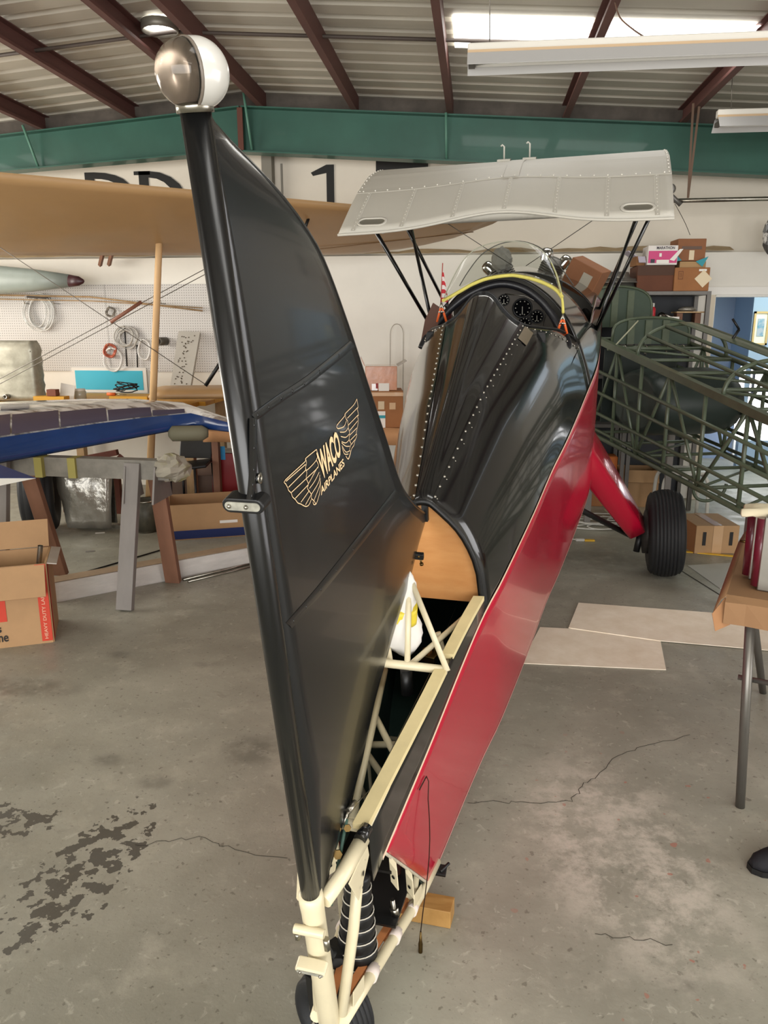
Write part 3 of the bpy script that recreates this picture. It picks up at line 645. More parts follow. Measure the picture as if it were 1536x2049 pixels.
# ------------------------------------------------ tail frame tubes
def tubes(name, segs, r, mat=MCR, n=10):
    for s in segs: mb = MB(); mb.tube(s, r, n); part(mb, name, mat)
mb = MB(); mb.lathe([(0.0185, 0.0), (0.024, -0.002), (0.025, -0.02), (0.0235, -0.05), (0.0235, -0.47), (0.018, -0.48)], (0, 0, 0.012), (0, 0, 1), 20); TT = part(mb, 'tail_tube', MCR)
q = onv(620, 1860); mb = MB(); mb.tube([(q.x-.004, -.031, q.z), (q.x-.004, .031, q.z)], 0.0095, 12, cap=False); mb.tube([(q.x-.004, .028, q.z), (q.x-.004, .030, q.z)], 0.0085, 12); part(mb, 'cross_boss', MCR, TT)
mb = MB(); mb.tube([(q.x-.006, -.026, q.z-.01), (q.x-.006, -.026, q.z-.026)], 0.006, 6); part(mb, 'bolt', MST, TT); mb = MB(); mb.tube([(q.x-.006, .034, q.z-.01), (q.x-.006, .034, q.z-.04)], 0.007, 6); part(mb, 'bolt', MST, TT)
q = onv(628, 1922); mb = MB(); mb.prism(stadium((q.x-.026, 0, q.z), (0, 1, 0), (0, 0, 1), 0.032, 0.0062), (0.026, 0, 0.004)); part(mb, 'hinge_flange', MCR, TT, bev=0.003)
mb = MB(); mb.prism(stadium((q.x-.0275, 0, q.z-.001), (0, 1, 0), (0, 0, 1), 0.028, 0.0036), (0.002, 0, 0)); part(mb, 'hinge_plate', M('worn_plate'), TT)
for s in (-.02, .022): mb = MB(); mb.ball((q.x-.028, s, q.z-.001), 0.0036, 8, 5); part(mb, 'bolt', MST, TT)
lu = lambda s: [(0.012, s*.02, -.022), (.075, s*.040, -.018), (.165, s*.057, -.014)]
for s in (-1, 1):
    mb = MB(); mb.tube(lu(s), 0.0165, 12); LG = part(mb, 'upper_longeron_end', MCR)
    mb = MB(); mb.tube([(.15, s*.055, -.03), (.09, s*.045, -.2), (.012, s*.026, -.385)], 0.0125, 10); part(mb, 'tail_brace', MCR)
    mb = MB(); ll = [Vector((u, s*(hw(u)-.006), wb(u)+.004)) for u in (0.0, .12, .25, .38, .5, .62)]; mb.tube(ll, 0.0145, 12); LL = part(mb, 'lower_longeron', MCR)
    for u in (.16, .3, .42):
        d = ll[5]-ll[0]; c = Vector((u, s*(hw(u)-.006), wb(u)+.004)); d = Vector((1, 0, -.4)).normalized(); mb = MB(); mb.tube([c-d*.018, c+d*.018], 0.0162, 12); part(mb, 'tape_wrap', M('masking_tape', '#d5c8c0', 0.7), LL)
        mb = MB(); mb.obox(c+Vector((0, -s*.022, -.003)), d*.022, (0, .016, 0), Vector((.4, 0, 1))*.004); part(mb, 'leather_pad', M('tan_leather', '#c07c4c', 0.6, var=0.1, vscale=20), LL)
    mb = MB(); u = .235; mb.bar(Vector((.05, s*(hw(.05)-.03), wb(.05)+.012)), Vector((.5, s*(hw(.5)-.035), wb(.5)+.012)), 0.018, 0.006, up=(0, 0, 1)); part(mb, 'leather_strip', M('tan_leather'), LL)
    for (u0, du) in ((.07, .03), (.44, .03)):
        c = Vector((u0, s*(hw(u0)+.002), wb(u0)+.03)); d = Vector((1, s*.14, -.4)).normalized()
        mb = MB(); mb.obox(c, d*du, (0, .0012, 0), Vector((.25, 0, .8))*.03); part(mb, 'mounting_tab', MCR, LL, bev=0.002)
    c = Vector((.11, s*.060, -.055)); mb = MB(); mb.prism([(.065, s*.053, -.03), (.16, s*.066, -.02), (.165, s*.066, -.06), (.13, s*.06, -.10), (.10, s*.057, -.125)], (0, s*.003, 0)); TB = part(mb, 'triangular_tab', MCR, LG, bev=0.002)
    mb = MB()
    for a, b, r in ((.125, -.07, .006), (.145, -.05, .003), (.11, -.095, .003)): mb.lathe([(.0001, 0), (r, 0)], (a, s*.0665, b), (0, s, 0), 12)
    part(mb, 'tab_hole', MBK, LG)
    for t in (.1, .52):
        w = lerp(-.2, -.55, t); u = us(w)-.006; c = Vector((u, s*(hw(u)), w))
        mb = MB(); pts = [(u, 0, 0), (u-.012, .004, -.012), (u-.016, .006, -.075)]
        rows = [[c+Vector((a-u, s*b, d))+Vector((-h*.55, s*h*.8, -h*.35)) for a, b, d in pts] for h in (-.013, .013)]
        mb.grid(rows, 0, False); part(mb, 'mounting_tab', MCR, solid=0.003)
        mb = MB(); mb.lathe([(.0001, 0), (.0055, 0)], c+Vector((-.0175, s*.0035, -.045)), (-.85, -s*.5, 0), 10); part(mb, 'tab_hole', MBK)
mb = MB(); c = Vector((.60, hw(.6)+.014, -.625)); mb.obox(c, (.016, 0, .003), (0, .016, 0), (0, 0, .005)); mb.tube([c+Vector((-.01, .0, .006)), c+Vector((.025, .02, .006))], .005, 8); part(mb, 'black_fitting', MBK, bev=.003)
# cap strips on the upper longerons
for s in (-1, 1):
    for (ua, ub, dz) in ((.185, .735, .0), (.80, 1.11, .004)):
        mb = MB(); r = []
        for k in range(7):
            u = lerp(ua, ub, k/6); v = hw(u); r.append([Vector((u, s*(v-.030), .004+dz)), Vector((u, s*(v+.004), .006+dz)), Vector((u, s*(v+.004), -.010+dz)), Vector((u, s*(v-.030), -.012+dz))])
        mb.loft(r, smooth=False); part(mb, 'cap_strip', MTAN)
    mb = MB(); mb.tube([(.14, s*.05, -.014), (.5, s*(hw(.5)-.016), -.022), (1.2, s*(hw(1.2)-.02), -.03)], 0.011, 8); part(mb, 'upper_longeron', MCR)
    mb = MB(); mb.tube([(.15, s*.056, -.0), (.185, s*.062, -.002)], 0.014, 10); part(mb, 'black_sleeve', MK)
tubes('cross_bar', [[(.745, -.13, -.004), (.745, .135, -.004)], [(.2, -.05, -.02), (.2, .05, -.02)]], 0.0125)
pt = onv(816, 1163)
tubes('fin_pylon_tube', [[(.75, .022, 0.0), (pt.x, .004, pt.z+.01)], [(.735, .138, .0), (pt.x, .006, pt.z+.012)], [(.735, -.138, .0), (pt.x, -.004, pt.z+.012)]], 0.0085)
tubes('truss_tube', [[(.76, .03, -.01), (1.12, .155, -.045)], [(.76, -.03, -.01), (1.12, -.155, -.045)], [(.95, .07, -.03), (.90, .135, -.25)], [(.45, -.09, -.02), (.72, -.10, -.6)], [(.72, -.12, -.02), (.45, -.08, -.55)], [(.72, .12, -.02), (.45, .085, -.55)], [(.72, -.11, -.6), (.72, .11, -.6)], [(.45, -.08, -.56), (.45, .08, -.56)], [(.45, -.08, -.56), (.72, .11, -.62)], [(1.1, -.15, -.62), (1.1, .15, -.62)], [(.72, -.11, -.02), (.72, -.11, -.62)], [(.3, -.06, -.03), (.3, -.07, -.5)]], 0.0085)
tubes('truss_tube', [[onw(736, 1405, -.12), onw(802, 1535, -.12)], [onw(736, 1490, -.2), onw(800, 1490, -.2)], [onw(728, 1500, -.2), onw(772, 1562, -.2)], [onw(770, 1340, -.1), onw(704, 1640, -.1)]], 0.0095)
tubes('control_cable', [[(.20, .025, .03), (.34, .03, -.05), (.9, .055, -.14), (1.5, .06, -.2)], [(.66, .06, -.1), (.7, .09, -.5)], [(.85, .09, -.12), (.6, .1, -.45)]], 0.0018, M('steel_cable', '#6e6a5c', 0.4, metal=0.8), 6)
tubes('push_rod', [[(.75, .06, -.16), (.42, .03, -.58)]], 0.008, M('brown_rod', '#2a120c', 0.5))
mb = MB(); mb.tube([(.76, .015, -.03), (.74, .02, -.10)], 0.018, 10); part(mb, 'pulley_housing', MBK)
mb = MB(); q = (.205, .022, .035); mb.tube([(.19, .02, .03), (.225, .026, .022)], 0.007, 10); mb.tube([(.17, .015, .012), (.19, .02, .03)], 0.0035, 8); part(mb, 'cable_terminal', MST)
for q, r in (((.16, .005, .01), .009), ((.175, .022, .0), .008), ((.13, .012, -.03), .010), ((.16, -.02, .0), .008)):
    mb = MB(); mb.tube([q, (q[0]-.012, q[1]+.004, q[2]+.012)], r, 6); part(mb, 'brass_fitting', MBR)
tubes('rudder_cable', [[(.18, .02, .02), (.06, .012, -.10)]], 0.004, M('green_cable', '#3f5a50', 0.5), 8)
mb = MB(); mb.obox((.86, .062, -.05), (.02, .006, 0), (-.006, .025, 0), (0, 0, .012)); mb.tube([(.85, .05, -.045), (.85, .05, -.02)], .008, 8); mb.tube([(.87, .075, -.045), (.87, .075, -.02)], .008, 8); part(mb, 'bolted_fitting', MBR, bev=.003)
# black spring plate and shock strut
for z_ in (-.30, -.50): mb = MB(); mb.obox((.42, .005, z_), (.13, 0, -.03), (0, .07, 0), (0, 0, .004)); part(mb, 'spring_plate', MBK)
mb = MB(); mb.tube([(.33, .06, -.42), (.33, .065, -.52)], .006, 8); mb.tube([(.33, .062, -.45), (.33, .065, -.475)], .012, 6); part(mb, 'eye_bolt', MST)
s0, s1 = onv(716, 1748), onv(714, 1935); ax = s1-s0; ln = ax.length; prof = [(0.014, -.05), (0.014, 0.0)]
for k in range(8):
    r = lerp(.030, .054, k/7); a, b = ln*k/8, ln*(k+1)/8; prof += [(r-.002, a+.001), (r, lerp(a, b, .25)), (r, lerp(a, b, .75)), (r-.002, b-.001)]
prof += [(.03, ln), (.03, ln+.05)]
mb = MB(); mb.lathe(prof, s0, ax, 22); SH = part(mb, 'shock_strut', MBK)
for k in range(1, 8):
    r = lerp(.030, .054, (k-.5)/7)+.0006; mb = MB(); mb.tube([s0+ax*(k/8)+(frame_of(ax)[0]*math.cos(t)+frame_of(ax)[1]*math.sin(t))*r for t in [2*math.pi*j/22 for j in range(22)]], 0.0015, 5, closed=True); part(mb, 'spacer_ring', M('spacer_white', '#cfcabd', 0.5), SH)
# tail wheel
def wheel(name_t, c, ax, R, W, grooves, parent, hub_mat, rim):
    c, ax = Vector(c), Vector(ax).normalized(); prof = [(rim, -W*.36)]
    for k in range(7): a = -math.pi/2+math.pi*.42*k/6; prof.append((R-(R-rim)*.55*(1-math.sin(a+math.pi/2))-.0, -W/2*(0.62+.38*math.sin(min(1, k/3)*math.pi/2))*(1 if k < 4 else 1-.12*(k-3)/3)))
    prof = [(rim, -W*.34), (rim+(R-rim)*.25, -W*.46), (rim+(R-rim)*.5, -W*.5), (rim+(R-rim)*.75, -W*.46), (R-(R-rim)*.12, -W*.39)]
    for g in range(grooves):
        x0 = -W*.34+W*.68*g/grooves; x1 = -W*.34+W*.68*(g+1)/grooves; d = .004*R/.1 if R < .15 else .008
        cr = lambda x: R-(R-rim)*.10*(x/(W*.34))**2
        prof += [(cr(x0)-d*.9, x0+(x1-x0)*.06), (cr(x0), x0+(x1-x0)*.16), (cr(x1), x0+(x1-x0)*.84), (cr(x1)-d*.9, x0+(x1-x0)*.94)]
    prof += [(r, -h) for r, h in prof[:5][::-1]]
    mb = MB(); mb.lathe(prof, c, ax, 40); t = mb.build(name_t, MRUB, parent)
    mb = MB(); mb.lathe([(.0001, -W*.20), (rim*.35, -W*.22), (rim*.4, -W*.10), (rim*.85, -W*.16), (rim, -W*.34), (rim, W*.34), (rim*.85, W*.16), (rim*.4, W*.10), (rim*.35, W*.22), (.0001, W*.20)], c, ax, 28); mb.build('wheel_hub', hub_mat, parent)
    return t
tc = P(668, 2022, Z=0.105); tax = Vector((-.62, -.78, 0))
wheel('tail_tyre', tc, tax, 0.105, 0.10, 5, AIR, M('alloy_hub', '#a9a59a', 0.4, metal=0.6), 0.052)
tn = tax.normalized(); tp = Vector((-tn.y, tn.x, 0))
mb = MB()
for s in (-1, 1): mb.bar(tc+tn*s*.056, tc+tn*s*.056+Vector((0, 0, .125))-tp*.02, .022, .008, up=tn)
mb.bar(tc+tn*.055+Vector((0, 0, .13))-tp*.03, tc-tn*.055+Vector((0, 0, .13))-tp*.03, .05, .02); mb.build('tail_fork', MBK, AIR)
mb = MB(); mb.tube([tc+Vector((0, 0, .13))-tp*.03, A(s1+Vector((.02, 0, -.02)))], .028, 12); mb.build('fork_stem', MBK, AIR)
mb = MB(); mb.tube([tc-tn*.064, tc+tn*.064], .009, 10); mb.build('tail_axle', MST, AIR)
# loose control cable hanging from the side panel
def on_panel(x, y):
    lo_u, hi_u = .2, 2.5
    for _ in range(40):
        m_ = (lo_u+hi_u)/2; q_ = onu(x, y, m_)
        if q_.y < hw(m_): hi_u = m_
        else: lo_u = m_
    q_.y += .004; return q_
c0 = on_panel(850, 1553); W0 = A(c0); wl_ = [A(on_panel(836, 1580)), W0, W0+Vector((.006, -.004, -.012))]
zb_ = P(860, 1950, Y=W0.y-.012).z
for k in range(1, 9): wl_.append(Vector((W0.x+.012*math.sin(k*.5), W0.y-.012, lerp(W0.z, zb_+.14, k/8))))
mb = MB(); mb.tube(wl_, .0016, 6); HC = mb.build('hanging_cable', M('rusty_cable', '#2f1d14', 0.5, metal=0.5), AIR)
b = wl_[-1]; mb = MB(); mb.tube([b, b+Vector((0, 0, -.03)), b+Vector((0, 0, -.04)), b+Vector((0, 0, -.09)), b+Vector((0, 0, -.1)), b+Vector((.002, 0, -.13))], [.0025, .0045, .0065, .006, .004, .005], 8); mb.lathe([(.004, -.005), (.011, -.005), (.011, .005), (.004, .005)], b+Vector((.002, 0, -.138)), (0, 1, 0), 12, closed=True); mb.build('turnbuckle', MBR, HC)
# ------------------------------------------------ cockpit
mb = MB(); ca = []
rimpx = [(843, 697, 2.90), (852, 678, 2.93), (880, 640, 2.99), (910, 610, 3.03), (950, 583, 3.05), (1000, 568, 3.055), (1045, 577, 3.05), (1080, 601, 3.03), (1108, 635, 3.0), (1128, 668, 2.95), (1136, 690, 2.9), (1126, 697, 2.86), (1105, 690, 2.8)]
rp_ = catmull([onu(*p) for p in rimpx], 5); mb.tube(rp_, .019, 10); COAM = part(mb, 'cockpit_coaming', MLEA)
mb = MB(); q = [section(smooth_itp(UEND, s), s) for s in [k*.25 for k in range(25)]]; mb.tube(q, .005, 6); mb.tube([mirror(p) for p in q], .005, 6); part(mb, 'deck_edge', MBK, DECK)
# dark tub below the opening
mb = MB(); mb.grid([[section(u, 6.3)*1.0 for u in (2.3, 2.7, 3.06, 3.5, 4.1)], [Vector((u, .33, -.1)) for u in (2.3, 2.7, 3.06, 3.5, 4.1)], [Vector((u, .3, -.45)) for u in (2.3, 2.7, 3.06, 3.5, 4.1)], [Vector((u, -.3, -.45)) for u in (2.3, 2.7, 3.06, 3.5, 4.1)], [Vector((u, -.33, -.1)) for u in (2.3, 2.7, 3.06, 3.5, 4.1)], [mirror(section(u, 6.3)) for u in (2.3, 2.7, 3.06, 3.5, 4.1)]], 0, False); part(mb, 'cockpit_tub', MBK)
mb = MB(); mb.obox((2.5, 0, .15), (.01, 0, .02), (0, .27, 0), (0, 0, .34)); part(mb, 'seat_back', MBK, bev=.02)
pn = 3.2; pc = Vector((pn, .09, .43)); mb = MB()
mb.prism([(pn, -.27+.54*k/12, .36+.22*math.sin(math.pi*k/12)**.7) for k in range(13)]+[(pn, .27, .25), (pn, -.27, .25)], (.006, 0, 0)); PAN = part(mb, 'instrument_panel', M('panel_grey', '#453f38', 0.5))
for (x, y, r) in ((1045, 616, .052), (1074, 633, .036), (1050, 646, .036), (1008, 600, .03)):
    q = onu(x, y, pn); mb = MB(); mb.lathe([(r*.84, 0), (r, 0), (r, .012), (r*.9, .014), (r*.84, .008)], q, (-1, 0, 0), 24); G = part(mb, 'gauge', MBK, PAN)
    mb = MB(); mb.lathe([(.0001, .004), (r*.86, .004)], q, (-1, 0, 0), 24); part(mb, 'gauge_face', M('gauge_black', '#08080a', 0.15), PAN)
    mb = MB()
    for k in range(10): a = 2*math.pi*k/10; mb.obox(q+Vector((-.005, math.cos(a)*r*.68, math.sin(a)*r*.68)), (.0005, 0, 0), (0, .0028, 0), (0, 0, .0028))
    mb.obox(q+Vector((-.0055, 0, -r*.25)), (.0005, 0, 0), (0, .002, 0), (0, 0, r*.4)); part(mb, 'gauge_marks', M('gauge_white', '#8b887e', 0.5), PAN)
mb = MB(); mb.tube([onu(*p, 3.195) for p in ((1010, 588), (1050, 592), (1080, 607), (1092, 630), (1085, 652), (1070, 662))], .003, 6); part(mb, 'panel_trim', MST, PAN)
mb = MB(); mb.grid([[onu(*p, 2.93) for p in ((866, 606), (850, 640), (842, 682), (843, 700))], [onu(*p, 2.93) for p in ((884, 618), (876, 650), (864, 680), (846, 702))]], 0, False); part(mb, 'leather_flap', M('brown_leather', '#4a2a1a', 0.5), solid=.006)
# yellow foam on the windscreen foot, and the windscreens
z2 = lambda x, y: (820+x/3.84, 460+y/3.84)
lowp = [(255, 545), (300, 522), (400, 465), (480, 420), (600, 375), (760, 352), (850, 360), (960, 385), (1060, 425), (1130, 470), (1168, 520)]
upp = [(262, 520), (300, 430), (360, 310), (430, 210), (520, 140), (650, 97), (800, 88), (930, 112), (1040, 185), (1110, 300), (1160, 480)]
def uu(i, n, a, b): return lerp(b, a, math.sin(math.pi*i/(n-1)))
low3 = catmull([onu(*z2(*p), uu(i, 11, 3.035, 2.94)) for i, p in enumerate(lowp)], 4)
up3 = catmull([onu(*z2(*p), uu(i, 11, 2.95, 2.94)) for i, p in enumerate(upp)], 4)
mb = MB(); mb.grid([[a.lerp(b, t)+Vector((-.03*math.sin(math.pi*t), 0, 0)) for a, b in zip(low3, up3)] for t in (0, .2, .4, .6, .8, 1)]); WS = part(mb, 'rear_windscreen', MGL)
mb = MB(); mb.tube(up3, .0025, 6); part(mb, 'windscreen_edge', M('plexi_edge', '#9a9a88', 0.3), WS)
mb = MB(); mb.tube([p+Vector((-.004, 0, .002)) for p in low3], .0092, 8); mb.tube(catmull([onu(*z2(*p), 2.945) for p in ((1085, 250), (1120, 330), (1145, 420), (1162, 500), (1172, 560), (1176, 640))], 4), [.003+.004*k/20 for k in range(21)], 8); part(mb, 'yellow_edging', M('yellow_foam', '#cabf62', 0.8, var=0.1, vscale=30, bump=.1, bscale=60), WS)
fl = [(385, 440), (470, 400), (600, 350), (720, 305), (860, 280), (980, 300), (1100, 350), (1200, 400), (1260, 440)]
fu = [(380, 430), (440, 330), (540, 200), (650, 125), (760, 92), (880, 92), (1020, 150), (1150, 280), (1255, 425)]
fl3 = catmull([onu(*z2(*p), uu(i, 9, 4.08, 3.9)) for i, p in enumerate(fl)], 4); fu3 = catmull([onu(*z2(*p), uu(i, 9, 3.95, 3.9)) for i, p in enumerate(fu)], 4)
mb = MB(); mb.grid([[a.lerp(b, t) for a, b in zip(fl3, fu3)] for t in (0, .33, .66, 1)]); WS2 = part(mb, 'front_windscreen', MGL)
mb = MB(); mb.tube(fu3, .003, 6); part(mb, 'windscreen_edge', M('smoked_edge', '#4e4c45', 0.3), WS2)
# ------------------------------------------------ radial engine at the nose
EN = Vector((4.93, 0, 0)); MEN = M('engine_grey', '#6e6b66', 0.45, metal=0.5, var=0.2, vscale=14); MCH = M('rocker_chrome', '#c9c9c6', 0.12, metal=1.0)
mb = MB(); mb.lathe([(.0001, -.22), (.16, -.22), (.2, -.16), (.22, -.08), (.22, .1), (.15, .17), (.06, .24), (.0001, .25)], EN, (1, 0, 0), 24); ENG = part(mb, 'engine_crankcase', MEN)
for k in range(7):
    a = R_(22.3+360/7*k); d = Vector((0, math.sin(a), math.cos(a))); t = Vector((0, math.cos(a), -math.sin(a)))
    prof = [(.075, .2)]
    for j in range(14): h = .24+j*.016; prof += [(.07, h), (.088, h+.003), (.088, h+.009), (.07, h+.012)]
    prof += [(.06, .485), (.0001, .49)]
    mb = MB(); mb.lathe(prof, EN, d, 18); CY_ = part(mb, 'engine_cylinder', MEN)
    for s in (-1, 1):
        c = EN+d*.50+t*s*.075; mb = MB(); mb.lathe([(.045, -.05), (.045, .0), (.04, .018), (.025, .03), (.0001, .034)], c, (d+t*s*.3), 14); part(mb, 'rocker_cover', MCH, CY_)
for q in (onu(1188, 676, 4.25), onu(1160, 691, 4.3)):
    e = Vector(q); mb = MB(); mb.lathe([(.02, .12), (.033, .12), (.036, 0), (.030, 0), (.028, .1), (.0001, .1)], e, (1, 0, 0), 16); part(mb, 'exhaust_stub', MBK)
    mb = MB(); mb.tube([e+Vector((.1, 0, 0)), e+Vector((.3, -.03, .05)), e+Vector((.5, -.1, .1))], .028, 10); part(mb, 'exhaust_pipe', MBK)
# ------------------------------------------------ landing gear
for s in (-1, 1):
    wr = LOC(P(1322, 1150, Z=0)); q = A(Vector((wr.x, s*wr.y, wr.z))); wc = Vector((q.x, q.y, 0.303))
    wheel('main_tyre', wc, EV*1.0+Vector((0, 0, s*.06)), 0.303, 0.24, 7, AIR, M('brake_hub', '#3c3936', 0.5, metal=0.5, var=.3, vscale=20), 0.125)
    ax0 = wc-EV*s*.17
    a_, b_ = Vector((3.62, s*.40, -.40)), LOC(ax0)+Vector((-.05, -s*.02, .05))
    rings = []
    for k in range(9):
        t = k/8; c = a_.lerp(b_, t); ch = lerp(.27, .15, t); th = lerp(.125, .085, t); r = []
        for j in range(16):
            an = 2*math.pi*j/16; sp = lambda q: math.copysign(abs(q)**.32, q); r.append(c+Vector((sp(math.cos(an))*ch*.8, sp(math.sin(an))*th*.62*s, sp(math.sin(an))*th*.4)))
        rings.append(r)
    mb = MB(); mb.loft(rings); part(mb, 'gear_fairing', MRED)
    mb = MB(); mb.tube([(3.3, s*.3, -.66), LOC(ax0)+Vector((-.03, -s*.06, -.02))], .019, 10); part(mb, 'gear_strut', MBK)
    mb = MB(); mb.tube([(4.4, s*.42, -.6), LOC(ax0)+Vector((.05, 0, .02))], .03, 10); part(mb, 'gear_strut', MBK)
    mb = MB(); mb.tube([ax0-EV*s*.1, wc+EV*s*.1], .035, 12); mb.lathe([(.0001, -.02), (.15, -.02), (.15, .03), (.06, .05)], wc-EV*s*.11, EV*-s, 20); mb.build('axle_and_brake', M('brake_hub'), AIR)
    mb = MB(); mb.tube([ax0+Vector((0, -.05, .0)), ax0+Vector((-.02, -.06, -.13))], .022, 8); mb.build('brake_line', MBK, AIR)
# ------------------------------------------------ upper centre section
WU, WW, V0, VH = 3.30, .855, -.045, .865
UPS = [(0, 0), (.1, .045), (.3, .13), (.5, .2), (.7, .25), (.85, .268), (1.0, .268), (1.15, .243), (1.25, .19), (1.3, .125)]
LOS = [(1.27, .07), (1.15, .045), (.9, .04), (.5, .025), (.2, .008)]
def cut(v): x = (v-V0)/VH; return .135*math.exp(-(x/.42)**2) if abs(x) < .98 else 0
def wing_top(v, d):
    c = cut(v); dd = c+(1.3-c)*d/1.3; return Vector((WU+dd, v, WW+smooth_itp(UPS, dd)+.018*(v-V0)))
rings = []
ND = 22
for k in range(49):
    v = V0-VH+2*VH*k/48; r = [wing_top(v, 1.3*(j/ND)**.9) for j in range(ND+1)]
    c = cut(v)
    for d, h in LOS:
        if d > c+.05: r.append(Vector((WU+d, v, WW+h+.018*(v-V0))))
        else: p = wing_top(v, 0); r.append(p+Vector((.01, 0, -.004)))
    rings.append(r)
mb = MB(); mb.loft(rings); CS = part(mb, 'centre_section', MSIL)
mb = MB(); mb.tube([wing_top(V0-VH+2*VH*k/48, 0) for k in range(49)], .007, 8); part(mb, 'trailing_edge', MSIL, CS)
nrm = lambda v, d: (wing_top(v, d+.02)-wing_top(v, d)).cross(Vector((0, 1, 0))).normalized()*-1
def on_wing(v, d, h): n = nrm(v, d); n = n if n.z > 0 else -n; return wing_top(v, d)+n*h
for j in (.045, .2, .355, .51, .665, .815, .955):
    v = V0-VH+2*VH*j
    mb = MB(); mb.grid([[on_wing(v+s, .03+.385*k/8, h) for k in range(9)] for s, h in ((-.012, .0005), (-.01, .0025), (.01, .0025), (.012, .0005))], 0, False); part(mb, 'rib_seam', MSIL, CS)
    mb = MB()
    for k in range(12): mb.ball(on_wing(v, .04+.37*k/11, .002), .004, 6, 4)
    part(mb, 'rivet_row', MSIL, CS)['kind'] = 'stuff'
mb = MB(); mb.grid([[on_wing(V0-VH+2*VH*k/40, d, h) for k in range(41)] for d, h in ((.42, .0005), (.425, .003), (.7, .003), (.95, .003))], 0, False); part(mb, 'leading_edge_skin', MSIL, CS)
mb = MB()
for k in range(24): mb.ball(on_wing(V0-VH+2*VH*(k+.5)/24, .44, .004), .0055, 6, 4)
for s in (-1, 1):
    for k in range(12): mb.ball(on_wing(V0+s*(VH-.012), (.45+.6*k/11), .002), .005, 6, 4)
part(mb, 'rivet_row', M('rivet_bright', '#d9d6cc', 0.3, metal=0.4), CS)['kind'] = 'stuff'
mb = MB(); mb.grid([[on_wing(v, .42+.68*k/8, h) for k in range(9)] for v, h in ((-.075, .003), (-.073, .006), (.012, .006), (.014, .003))], 0, False); part(mb, 'centre_strap', MSIL, CS)
for v in (V0-VH+.17, V0+VH-.17):
    c = on_wing(v, .10, .001); a1 = Vector((0, 1, 0)); a2 = (wing_top(v, .12)-wing_top(v, .03)).normalized()
    n_ = nrm(v, .07); n_ = n_ if n_.z > 0 else -n_
    o_, i_ = stadium(c, a1, a2, .085, .042), stadium(c, a1, a2, .072, .03)
    mb = MB(); mb.grid([[p+n_*.001 for p in o_+o_[:1]], [p+n_*.006 for p in o_+o_[:1]], [p+n_*.006 for p in i_+i_[:1]], [p-n_*.002 for p in i_+i_[:1]]]); part(mb, 'slot_rim', MSIL, CS)
    mb = MB(); mb.add([p+n_*.0012 for p in i_], [list(range(len(i_)))]); part(mb, 'slot_cover', M('slot_grey', '#8a877c', 0.35, metal=0.5), CS)
for px_, tp_ in ((1004, 290), (1056, 284)):
    q = on_wing(onu(px_, 322, 4.2).y, .98, 0); t_ = onu(px_, tp_, q.x); b_ = Vector((q.x, q.y, q.z))
    mb = MB(); mb.tube([b_, Vector((t_.x, b_.y, t_.z-.01)), Vector((t_.x, b_.y-.012, t_.z)), Vector((t_.x, b_.y-.02, t_.z-.008))], .005, 6); part(mb, 'vent_pipe', M('pipe_white', '#c8c6bc', 0.4), CS)
    mb = MB(); mb.obox(b_+Vector((0, 0, .008)), (.03, 0, 0), (0, .04, 0), (0, 0, .008)); part(mb, 'vent_plate', M('slot_grey'), CS)
# cabane struts
def strut(a, b, ch=.02, th=.010):
    a, b = Vector(a), Vector(b); d = (b-a).normalized(); x = (Vector((1, 0, 0))-d*d.x).normalized(); y = d.cross(x); mb = MB()
    mb.loft([[p+x*ch*math.cos(t)+y*th*math.sin(t) for t in [2*math.pi*j/12 for j in range(12)]] for p in (a, b)]); return part(mb, 'cabane_strut', MK)
un = lambda d, v: Vector((WU+d, v, WW+itp(sorted(LOS), d)+.018*(v-V0)+.012))
vR, vL = V0+VH-.10, V0-VH+.17
for v, s in ((vR, 1), (vL, -1)):
    br = Vector((3.75, s*.485, .21)); bf = Vector((4.35, s*.5, .21))
    strut(br, un(.12, v)); strut(br, un(.95, v)); strut(bf, un(.72, v))
    mb = MB(); mb.obox(un(.14, v)+Vector((0, -s*.05, -.025)), (.012, 0, 0), (0, .004, 0), (0, 0, .014)); part(mb, 'strut_fitting', MST)
mw = M('brace_wire', '#55524b', 0.4, metal=0.6)
for (x0, y0, x1, y1) in ((893, 446, 1026, 532), (1187, 440, 1052, 532)):
    mb = MB(); mb.tube([onu(x0, y0, 3.75), onu(x1, y1, 4.0)], .0022, 6); part(mb, 'brace_wire', mw)
# ================================================================== left side of the hall
MCARD = M('cardboard', '#a98660', 0.8, var=0.08, vscale=5, bump=0.03, bscale=40)
MCARDD = M('dark_cardboard', '#94633c', 0.8, var=0.1, vscale=5)
MCARDI = M('cardboard_inside', '#8d6440', 0.85, var=0.08, vscale=5)
MTAPE = M('clear_tape', '#c09a70', 0.2, coat=0.5)
MLAB = M('paper_label', '#e4e0d8', 0.7)
MINK = M('ink_black', '#22201e', 0.7)
MWOOD = M('pine_wood', '#b79a72', 0.6, col2='#9a7a54', vscale=5, stretch=(6, 1, 1))
MGREYW = M('grey_painted_wood', '#7b7671', 0.7, var=0.12, vscale=8, stretch=(1, 1, .2))
MBRNW = M('brown_wood', '#7b5642', 0.65, var=0.2, vscale=6, stretch=(1, 1, .2))
MFOIL = M('crumpled_film', '#8f8b80', 0.18, metal=0.35, bump=0.6, bscale=14, coat=0.4)
MALU = M('dull_aluminium', '#cfccc6', 0.32, metal=0.35, var=0.12, vscale=7, stretch=(.4, 1, 3))
def frame2(p0, p1):                                   # origin p0, x toward p1 on the ground
    x = Vector((p1.x-p0.x, p1.y-p0.y, 0)); l = x.length; x.normalize(); return x, Vector((-x.y, x.x, 0)), l
